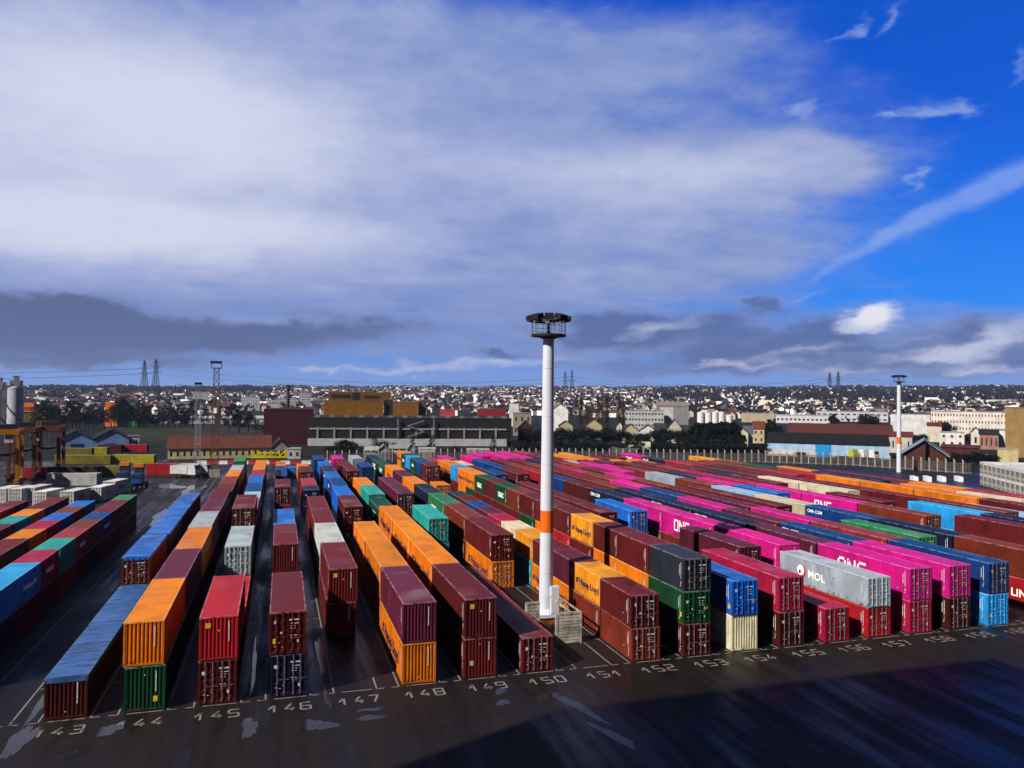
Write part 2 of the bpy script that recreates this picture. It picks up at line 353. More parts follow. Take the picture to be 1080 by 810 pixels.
# block letters for heavy logos, as flat boxes (strokes on a 5x7 grid)
def block(word, h, mt, sw=.17):
    key = ('blk', word, h, mt.name)
    if key in _txt: return _txt[key]
    G = {'O': [(0, 0, 0, 1), (1, 0, 1, 1), (0, 0, 1, 0), (0, 1, 1, 1)], 'N': [(0, 0, 0, 1), (1, 0, 1, 1), (0, 1, 1, 0)],
         'E': [(0, 0, 0, 1), (0, 0, 1, 0), (0, .5, .85, .5), (0, 1, 1, 1)]}
    wd = h * .72; gap = h * .36; b = MB(); t = sw * h; x = 0
    for ch in word:
        for x0, y0, x1, y1 in G[ch]:
            p, q = Vector((x + x0 * wd, y0 * h)), Vector((x + x1 * wd, y1 * h)); d = (q - p).normalized(); nn = Vector((-d.y, d.x)) * t / 2
            p = p - d * t / 2 * (1 if x0 == x1 or y0 == y1 else 0); q = q + d * t / 2 * (1 if x0 == x1 or y0 == y1 else 0)
            vs = [(c.x, c.y, zv) for zv in (0, .008) for c in (p - nn, q - nn, q + nn, p + nn)]
            b.add(vs, [(0, 3, 2, 1), (4, 5, 6, 7), (0, 1, 5, 4), (1, 2, 6, 5), (2, 3, 7, 6), (3, 0, 4, 7)])
        x += wd + gap
    tot = x - gap
    b.v = [(v[0] - tot / 2, v[1] - h / 2, v[2]) for v in b.v]
    me = b.mesh('lettering', [mt]); _txt[key] = me; return me
# ------------------------------------------------------------------ the ground
def crest(azd):                          # crest height at 3 km by azimuth
    pts = [(-60, 30), (-17, 36), (-9, 42), (0, 49), (11, 55), (21, 60), (32, 65), (41, 68), (51, 70), (100, 60)]
    for (a, h), (b, g) in zip(pts, pts[1:]):
        if azd <= b: return h + (g - h) * max(0, (azd - a) / (b - a))
    return 60
def terr(x, y):
    d = math.hypot(x, y); a = math.degrees(math.atan2(x, y))
    if abs(a) > 120: return 0.0
    t = min(1, max(0, (d - 800) / 2250)); s = t * t * (3 - 2 * t) * .45 + t * .55
    h = crest(a) * s + (2.5 * math.sin(a * 1.7) + 2.0 * math.sin(a * .61 + 2) + 1.4 * math.sin(a * 4.3 + d * .004)) * max(0, (t - .35)) * 1.3
    if d > 3050: h -= (d - 3050) * .012
    return max(h, -30) - .25 * min(1, max(0, (d - 300) / 100))
b = MB(); rings = [3.0, 60, 150, 240, 330, 420, 520, 650, 800] + [800 + 125 * i for i in range(1, 19)] + [3400, 4000, 4600]
NA = 180
b.v.append((0, 0, 0))
for d in rings:
    for i in range(NA):
        a = 2 * math.pi * i / NA; x, y = d * math.sin(a), d * math.cos(a)
        b.v.append((x, y, terr(x, y) - .012))
for j in range(len(rings)):
    for i in range(NA):
        p, q = 1 + j * NA + i, 1 + j * NA + (i + 1) % NA
        if j == 0: b.f.append([0, q, p])
        else: b.f.append([p - NA, q - NA, q, p])
        b.mi.append(0)
struct('terrain', b.mesh('terrain', [m_land], True))
def poly(name, pts, z, m_):
    me = bpy.data.meshes.new(name); me.from_pydata([(x, y, z) for x, y in pts], [], [list(range(len(pts)))]); me.materials.append(m_); me.update()
    return struct(name, me)
yard_pts = [(-140, -60), (230, -60), (230, 120), (190, 196), (156, 219), (95, 237), (40, 256), (10, 264), (-20, 262), (-100, 262), (-140, 240)]
poly('container_yard', yard_pts, 0, m_asph)
# painted bays
b = MB()
def strip(b, x0, y0, x1, y1, wd, z=.004):
    d = Vector((x1 - x0, y1 - y0)).normalized(); n = Vector((-d.y, d.x)) * wd / 2
    b.add([(x0 - n.x, y0 - n.y, z), (x1 - n.x, y1 - n.y, z), (x1 + n.x, y1 + n.y, z), (x0 + n.x, y0 + n.y, z)], [(0, 1, 2, 3)])
for i in range(-1, 26):
    xl = X0 + i * P - .28; xr = X0 + i * P + 2.438 + .24; yf = 54.6
    for x, sgn in ((xl, -1), (xr, 1)):
        strip(b, x, yf, x, yf + 150, .11)
        strip(b, x, yf + .05, x + sgn * .55, yf + .05, .11)
        for kk in range(1, 25): strip(b, x + sgn * .06, yf + kk * SLOT / 2, x + sgn * .55, yf + kk * SLOT / 2, .10)
    strip(b, xl + .55, yf + .05, xr - .3, yf + .05, .11)
struct('bay_line_marking', b.mesh('bay_line_marking', [m_line]))
GL = {'1': [(0, .45, .55, 1), (.55, 1, .55, 0)], '2': [(0, 1, 1, 1), (1, 1, 1, .5), (1, .5, 0, .5), (0, .5, 0, 0), (0, 0, 1, 0)], '3': [(0, 1, 1, 1), (1, 1, 1, 0), (0, 0, 1, 0), (.2, .5, 1, .5)],
      '4': [(.65, 1, 0, .3), (0, .3, 1, .3), (.72, .5, .72, .06)], '5': [(0, 1, 1, 1), (0, 1, 0, .5), (0, .5, 1, .5), (1, .5, 1, 0), (1, 0, 0, 0)],
      '6': [(0, 1, 1, 1), (0, 1, 0, 0), (0, 0, 1, 0), (1, 0, 1, .5), (1, .5, 0, .5)], '7': [(0, 1, 1, 1), (1, 1, .45, 0)], '8': [(0, 1, 1, 1), (0, 0, 0, 1), (1, 0, 1, 1), (0, 0, 1, 0), (0, .5, 1, .5)],
      '9': [(0, 1, 1, 1), (1, 1, 1, 0), (0, 0, 1, 0), (0, 1, 0, .5), (0, .5, 1, .5)], '0': [(0, 1, 1, 1), (0, 0, 0, 1), (1, 0, 1, 1), (0, 0, 1, 0)]}
for i in range(0, 20):
    b = MB(); xs = X0 + i * P - .05; ys = 52.4
    for q, ch in enumerate(str(143 + i)):
        for x0, y0, x1, y1 in GL[ch]:
            strip(b, xs + q * 1.02 + x0 * .62, ys + y0 * 1.15, xs + q * 1.02 + x1 * .62, ys + y1 * 1.15, .145)
    struct('bay_number_marking', b.mesh('bay_number_marking', [m_line]))
# wet patches
def puddle(cx, cy, rx, ry, seed, rot=0):
    rr = random.Random(seed); n = 64; fr = [rr.uniform(-1, 1) for _ in range(64)]; ph = [rr.uniform(0, 6.28) for _ in range(4)]; pts = []
    for i in range(n):
        t = 2 * math.pi * i / n
        r = 1 + .22 * math.sin(2 * t + ph[0]) + .16 * math.sin(3 * t + ph[1]) + .1 * math.sin(5 * t + ph[2]) + .07 * math.sin(9 * t + ph[3]) + .05 * math.sin(17 * t + ph[0]) + .05 * fr[i]
        x, y = rx * r * math.cos(t), ry * r * math.sin(t)
        pts.append((cx + x * math.cos(rot) - y * math.sin(rot), cy + x * math.sin(rot) + y * math.cos(rot)))
    poly('puddle', pts, .007 + .0004 * (seed % 9), m_water)
for i, (px, py, rx, ry, rot) in enumerate([(330, 765, 1.15, .9, 0), (263, 767, .55, 1.2, 0), (20, 782, .5, 2.6, -.1), (115, 770, .8, .7, 0), (345, 735, .16, 2.0, 0), (395, 748, .9, .28, 0), (392, 757, 1.0, .35, .1),
                                           (528, 729, .42, .5, 0), (530, 741, .5, .5, 0), (575, 735, .9, .5, .3), (608, 745, .35, 3.2, .35), (645, 775, .30, 2.6, .35), (70, 795, .7, .5, 0), (268, 700, .14, 6, 0), (240, 610, .3, 5, 0),
                                           (50, 735, .3, 4, 0), (196, 522, 1.1, 9, .05), (168, 545, .9, 8, 0), (208, 514, 1.6, 8, -.05), (152, 572, .7, 7, 0), (180, 513, 2.4, 5, .3), (318, 640, .22, 6, 0), (338, 690, .25, 5, 0), (255, 660, .2, 5, 0), (100, 700, .35, 5, 0)]):
    x, y = inv(px, py); puddle(x, y, rx, ry, i + 1, rot)
# ------------------------------------------------------------------ containers
CW = 2.438
L40, L20 = 12.192, 6.058
_cm = {}
def corr_line(length, per, dep):
    n = max(1, round(length / per)); p = length / n; out = []
    for i in range(n):
        s = i * p
        out += [(s, 0), (s + p * .32, 0), (s + p * .5, dep), (s + p * .82, dep)]
    out.append((length, 0)); return out
def container_mesh(Ln, h, end, roof=True):
    key = (Ln, h, end, roof)
    if key in _cm: return _cm[key]
    b = MB(); hw = CW / 2; y0, y1 = -Ln / 2, Ln / 2; t = .11
    # frame: corner posts, rails, castings
    for sx in (-1, 1):
        for sy in (-1, 1):
            xa, xb = sorted((sx * hw, sx * (hw - .13))); ya, yb = sorted((sy * Ln / 2, sy * (Ln / 2 - .14)))
            b.box(xa, xb, ya, yb, .12, h - .12)
            xa, xb = sorted((sx * (hw + .003), sx * (hw - .17))); ya, yb = sorted((sy * (Ln / 2 + .003), sy * (Ln / 2 - .18)))
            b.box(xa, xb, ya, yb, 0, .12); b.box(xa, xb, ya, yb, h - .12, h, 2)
        xa, xb = sorted((sx * (hw - .002), sx * (hw - .10)))
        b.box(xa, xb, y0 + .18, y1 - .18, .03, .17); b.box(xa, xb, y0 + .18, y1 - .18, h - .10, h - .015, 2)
    for sy in (-1, 1):
        ya, yb = sorted((sy * (Ln / 2 - .002), sy * (Ln / 2 - .10)))
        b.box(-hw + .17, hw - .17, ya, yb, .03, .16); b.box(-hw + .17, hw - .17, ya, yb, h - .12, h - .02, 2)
    # corrugated sides
    for sx in (-1, 1):
        cl = corr_line(Ln - .28, .285, .036); vs = []
        for s, d in cl: vs += [(sx * (hw - .012 - d), y0 + .14 + s, .17), (sx * (hw - .012 - d), y0 + .14 + s, h - .10)]
        fs = [(2 * i, 2 * i + 2, 2 * i + 3, 2 * i + 1) if sx > 0 else (2 * i, 2 * i + 1, 2 * i + 3, 2 * i + 2) for i in range(len(cl) - 1)]
        b.add(vs, fs)
    # ends
    for sy in (-1, 1):
        if sy == -1 and end == 'door': continue
        cl = corr_line(CW - .26, .25, .045); vs = []
        for s, d in cl: vs += [(-hw + .13 + s, sy * (Ln / 2 - .02 - d), .16), (-hw + .13 + s, sy * (Ln / 2 - .02 - d), h - .12)]
        fs = [(2 * i, 2 * i + 2, 2 * i + 3, 2 * i + 1) if sy < 0 else (2 * i, 2 * i + 1, 2 * i + 3, 2 * i + 2) for i in range(len(cl) - 1)]
        b.add(vs, fs)
    b.box(-hw + .1, hw - .1, y0 + .1, y1 - .1, .10, .15)
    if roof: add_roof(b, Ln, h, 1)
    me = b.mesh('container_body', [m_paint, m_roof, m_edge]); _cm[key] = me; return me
def add_roof(b, Ln, h, mi):
    hw = CW / 2; cl = corr_line(Ln - .36, .21, .022); vs = []
    for s, d in cl:
        z = h - .018 - d; yy = -Ln / 2 + .18 + s
        vs += [(-hw + .10, yy, z), (0, yy, z + .012), (hw - .10, yy, z)]
    fs = []
    for i in range(len(cl) - 1):
        a = 3 * i; fs += [(a, a + 1, a + 4, a + 3), (a + 1, a + 2, a + 5, a + 4)]
    b.add(vs, fs, mi)
    b.box(-hw + .10, hw - .10, -Ln / 2 + .10, -Ln / 2 + .18, h - .03, h - .012, mi); b.box(-hw + .10, hw - .10, Ln / 2 - .18, Ln / 2 - .10, h - .03, h - .012, mi)
def roof_mesh(Ln, h, tarp=False):
    key = ('roof', Ln, h, tarp)
    if key not in _cm:
        b = MB()
        if tarp:
            hw = CW / 2; n = 24; vs = []; fs = []
            for i in range(n + 1):
                y = -Ln / 2 + Ln * i / n; s = .03 * math.cos(i * math.pi)
                vs += [(-hw - .012, y, h - .30), (-hw - .008, y, h + .01), (-hw * .5, y, h + .035 + s), (hw * .5, y, h + .035 + s), (hw + .008, y, h + .01), (hw + .012, y, h - .30)]
            for i in range(n):
                for j in range(5): a = 6 * i + j; fs.append((a, a + 1, a + 7, a + 6))
            fs += [(0, 1, 2, 3, 4, 5)[::-1]]; b.add(vs, fs)
        else: add_roof(b, Ln, h, 0)
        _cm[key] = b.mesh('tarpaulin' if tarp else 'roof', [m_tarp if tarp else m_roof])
    return _cm[key]
def door_mesh(h, sx):
    key = ('door', h, sx)
    if key not in _cm:
        b = MB(); hw = CW / 2 - .14; x0, x1 = (0.012, hw) if sx > 0 else (-hw, -.012)
        hz = h - .14 - .17; nb = 4; zb = .17; y = .03
        vs = []; prof = [(0, 0)]
        for i in range(nb):
            s = hz * (i + .12) / nb; e = hz * (i + .88) / nb
            prof += [(s, 0), (s + .05, .035), (e - .05, .035), (e, 0)]
        prof.append((hz, 0))
        xa, xb = x0 + .07, x1 - .07
        for s, d in prof: vs += [(xa, y + d, zb + s), (xb, y + d, zb + s)]
        b.add(vs, [(2 * i, 2 * i + 1, 2 * i + 3, 2 * i + 2) for i in range(len(prof) - 1)])
        b.box(x0, xa, y - .012, y + .04, zb, zb + hz); b.box(xb, x1, y - .012, y + .04, zb, zb + hz)
        for i in range(4):                                        # hinges
            xx = x1 if sx > 0 else x0; zq = zb + hz * (.12 + .25 * i); b.box(xx - .05, xx + .05, y - .04, y - .012, zq - .05, zq + .05)
        _cm[key] = b.mesh('door', [m_paint])
    return _cm[key]
def rod_mesh(h, painted=False):
    key = ('rod', h, painted)
    if key not in _cm:
        b = MB(); b.cyl((0, -.03, .08), (0, -.03, h - .06), .030, n=6)
        for z in (.22, h * .33, h * .66, h - .22): b.box(-.06, .06, -.045, .02, z - .05, z + .05)
        b.box(-.02, .34, -.055, -.035, h * .40, h * .40 + .035)
        _cm[key] = b.mesh('locking_bar', [m_paint if painted else m_rod])
    return _cm[key]
def marks_mesh(kind, var, h):
    key = ('mk', kind, var, h)
    if key not in _cm:
        rr = random.Random(hash((kind == 'door', var)) & 255 if False else (var * 7 + (3 if kind == 'door' else 0))); b = MB()
        def r(x, z, w_, h_, mi): b.add([(x, -.004, z), (x + w_, -.004, z), (x + w_, -.004, z + h_), (x, -.004, z + h_)], [(0, 1, 2, 3)], mi)
        if kind == 'door':
            y = h
            r(.10, y - .62, .62, .10, 0)
            for i in range(5): r(.14 + .02 * rr.randint(0, 3), y - .85 - i * .17 - (.3 if i > 2 else 0), .3 + .25 * rr.random(), .05, 0)
            (r(-.98, y - .95, .34, .22, 0) if var in (0, 2, 5) else r(-.9, y - .8 - .1 * (var % 3), .2, .24, 0) if var != 6 else None)
            if var not in (2, 4, 7): r(-.5, y - 1.5, .13, .13, 0)
            r(.62, .4 + .12 * var, .10 + .02 * var, .2, 0)
            if var == 0: r(.62, 1.0, .32, .28, 1)
            if var == 1: r(-.42, 1.05, .14, .14, 1)
            if var == 3: r(-.98, .75, .26, .34, 1)
            for i in range(3): r(-.9 + .25 * i, .45 + .35 * rr.random(), .12, .04, 0)
        else:
            r(.62, h - 1.7, .06, 1.35, 0)
            if var == 0: r(.5, .55, .26, .36, 1); r(-.08, h - .62, .09, .1, 1)
            if var == 1: r(-.82, h - .75, .32, .34, 1); r(-.04, h - 1.0, .1, .1, 1)
            if var == 2: r(-.1, h - .5, .09, .09, 1); r(-.8, .9, .3, .35, 2)
            if var == 3: r(-.05, .4, .08, .08, 1)
        _cm[key] = b.mesh('markings', [m_decal, m_yel, m_rust])
    return _cm[key]
def side_marks(h, var):
    key = ('sm', h, var)
    if key not in _cm:
        b = MB()
        def r(y, z, w_, h_, mi): b.add([(0, y, z), (0, y + w_, z), (0, y + w_, z + h_), (0, y, z + h_)], [(0, 3, 2, 1)], mi)
        r(.55, h - 1.75, .07, 1.35, 0); r(.78, h - 1.5, .06, .9, 0)
        for i in range(3): r(.5 + .04 * i, h - 2.0 - .17 * i, .12, .08, 0)
        if var == 0: r(.32, .5, .3, .36, 1)
        if var == 1: r(.5, .75, .14, .14, 1); r(1.4, .8, .1, .1, 0)
        _cm[key] = b.mesh('markings', [m_decal, m_yel])
    return _cm[key]
COLS = {  # letter: (rgb, word)
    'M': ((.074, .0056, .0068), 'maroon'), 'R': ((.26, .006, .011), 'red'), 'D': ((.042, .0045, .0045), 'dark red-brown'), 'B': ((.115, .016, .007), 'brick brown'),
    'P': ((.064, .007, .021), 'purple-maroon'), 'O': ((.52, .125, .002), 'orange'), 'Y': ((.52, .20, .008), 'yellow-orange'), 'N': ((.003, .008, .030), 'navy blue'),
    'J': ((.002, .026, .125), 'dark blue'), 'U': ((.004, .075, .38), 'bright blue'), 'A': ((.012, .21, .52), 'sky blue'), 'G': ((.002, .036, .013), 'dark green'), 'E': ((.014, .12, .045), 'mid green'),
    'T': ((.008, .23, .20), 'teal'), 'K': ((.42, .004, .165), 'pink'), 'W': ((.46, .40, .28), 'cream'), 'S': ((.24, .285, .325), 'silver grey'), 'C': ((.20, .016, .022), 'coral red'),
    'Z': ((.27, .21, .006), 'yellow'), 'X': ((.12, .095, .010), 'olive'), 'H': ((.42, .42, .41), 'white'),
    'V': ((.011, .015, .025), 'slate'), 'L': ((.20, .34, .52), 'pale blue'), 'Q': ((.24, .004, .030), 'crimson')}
ORD = ['first', 'second', 'third', 'fourth', 'fifth', 'sixth', 'seventh', 'eighth', 'ninth', 'tenth', 'eleventh', 'twelfth', 'thirteenth', 'fourteenth', 'fifteenth', 'sixteenth', 'seventeenth', 'eighteenth', 'nineteenth', 'twentieth']
ORD += ['twenty-' + q for q in ORD[:9]] + ['thirtieth'] + ['thirty-' + q for q in ORD[:9]] + ['fortieth'] + ['forty-' + q for q in ORD[:9]]
TIER = ['bottom,', 'second up,', 'third up,', 'fourth up,']
GROUP = 'shipping containers stacked in the yard rows'
def tint(c, roofc=False):
    f = random.uniform(.86, 1.14); return tuple(max(.0, min(1, v * f * random.uniform(.95, 1.05))) for v in c)
KEEP = set([1, 2, 4, 6, 8, 10, 11, 12, 13, 14, 15, 16, 17, 18, 19, 20, 22, 24, 26, 28, 32, 33, 34, 35, 37, 40, 46, 55, 56, 58, 60, 62, 66, 67, 68, 69, 71, 73, 75, 77, 79, 82, 83, 84, 85, 86, 87, 88, 89, 91, 93, 95, 97, 102, 103, 105, 107, 109, 111, 113, 115, 117, 119, 122, 123, 125, 127, 129, 132, 134, 135, 136, 137, 138, 140, 142, 144, 146, 148, 155, 156, 157, 158, 159, 160, 161, 162, 163, 164, 166, 168, 170, 172, 174, 178, 181, 184, 197, 198, 199, 201, 202, 204, 205, 207, 208, 210, 211, 214, 216, 217, 220, 223, 226, 229, 232, 235, 238, 241, 249, 250, 260, 261, 265, 267, 269, 271, 278, 280, 282, 286, 288, 290, 293, 294, 296, 297, 298, 299, 300, 302, 304, 306, 308, 315, 316, 318, 320, 322, 324, 326, 328, 339, 340, 342, 344, 346, 348, 350, 352, 354, 363, 364, 366, 368, 370, 372, 374, 376, 378, 388, 390, 392, 395, 404, 405, 407, 409, 411, 413, 415, 417, 419, 432, 434, 436, 440, 448, 450, 452, 454, 456, 458, 466, 468, 471, 473, 483, 485, 488, 490, 492, 496, 498, 502, 504, 506, 508, 510, 522, 528, 530, 532, 534, 536, 548, 560, 562, 570, 572, 574, 576, 579, 580, 581, 582, 583, 584, 585, 586, 587, 588, 589, 590, 591, 592, 593, 594, 595, 596, 597, 598, 602, 604, 606, 608, 610, 612, 614, 620, 622, 624, 626, 628, 632, 634, 635, 636, 637, 638, 639, 640, 641, 642, 643, 644, 645, 646, 647, 648, 649, 650, 651, 652, 653, 654, 655, 656, 657, 658, 659, 660, 661])
CN = [0]; REST = []
def container(x, y, z, Ln, h, code, end, detail, label, text=None, tarp=None, rz=0, tside=-1, group=GROUP, force=False):
    """x,y = centre of footprint; end = 'door' or 'blank' facing the quay"""
    c = tint(COLS[code][0]); v = random.randint(0, 7); CN[0] += 1
    if KEEP is not None and CN[0] not in KEEP and not force:
        REST.append((x, y, z, Ln, h, code, rz, text, tside)); return None
    if not detail:
        o = tag(link('shipping_container', container_mesh(Ln, h, 'blank' if end == 'blank' else 'blank'), None, (x, y, z), rz, c), label, 'container', group)
    else:
        o = tag(link('shipping_container', None, None, (x, y, z), rz), label, 'container', group)
        link('body', container_mesh(Ln, h, end, False), o, col=c)
        if tarp: link('tarpaulin', roof_mesh(Ln, h, True), o, col=tint(tarp))
        else: link('roof', roof_mesh(Ln, h), o, col=c)
        if end == 'door':
            for sx in (-1, 1):
                d = link('door', door_mesh(h, sx), o, (0, -Ln / 2, 0), col=c)
                for q in (.30, .76): link('locking_bar', rod_mesh(h, v % 3 == 0), d, (sx * q, 0, 0), col=tuple(t * 1.6 for t in c))
            link('markings', marks_mesh('door', v, h), o, (0, -Ln / 2 - .005, 0))
        else: link('markings', marks_mesh('blank', v, h), o, (0, -Ln / 2 - .001, 0))
        link('markings', side_marks(h, v), o, (-CW / 2 - .003, -Ln / 2, 0))
    if text:
        word, size, mt, yy, zf = text
        me = block(word, size, mt) if word == 'ONE' else text_mesh(word, size, mt, .014 * size, 1.1)
        t = link('lettering', me, o)
        if tside < 0: orient(t, (0, -1, 0), (0, 0, 1), (-CW / 2 - .004, yy, h * zf))
        else: orient(t, (0, 1, 0), (0, 0, 1), (CW / 2 + .004, yy, h * zf))
    o['_i'] = CN[0]
    return o
ONE = ('ONE', 1.25, m_white, 1.2, .5)
HL = ('Hapag-Lloyd', 1.35, m_navy, -.4, .42)
HLs = ('Hapag-Lloyd', .80, m_navy, -.3, .45)
UASC = ('UASC', 1.9, m_white, .0, .45)
CMA = ('CMA CGM', .60, m_white, 4.2, .75)
KL = ('K LINE', 1.1, m_white, -1.5, .45)
MSC = ('MSC', .7, m_red, 3.2, .6)
UAq = ('uasc', 1.7, m_white, 0, .5)
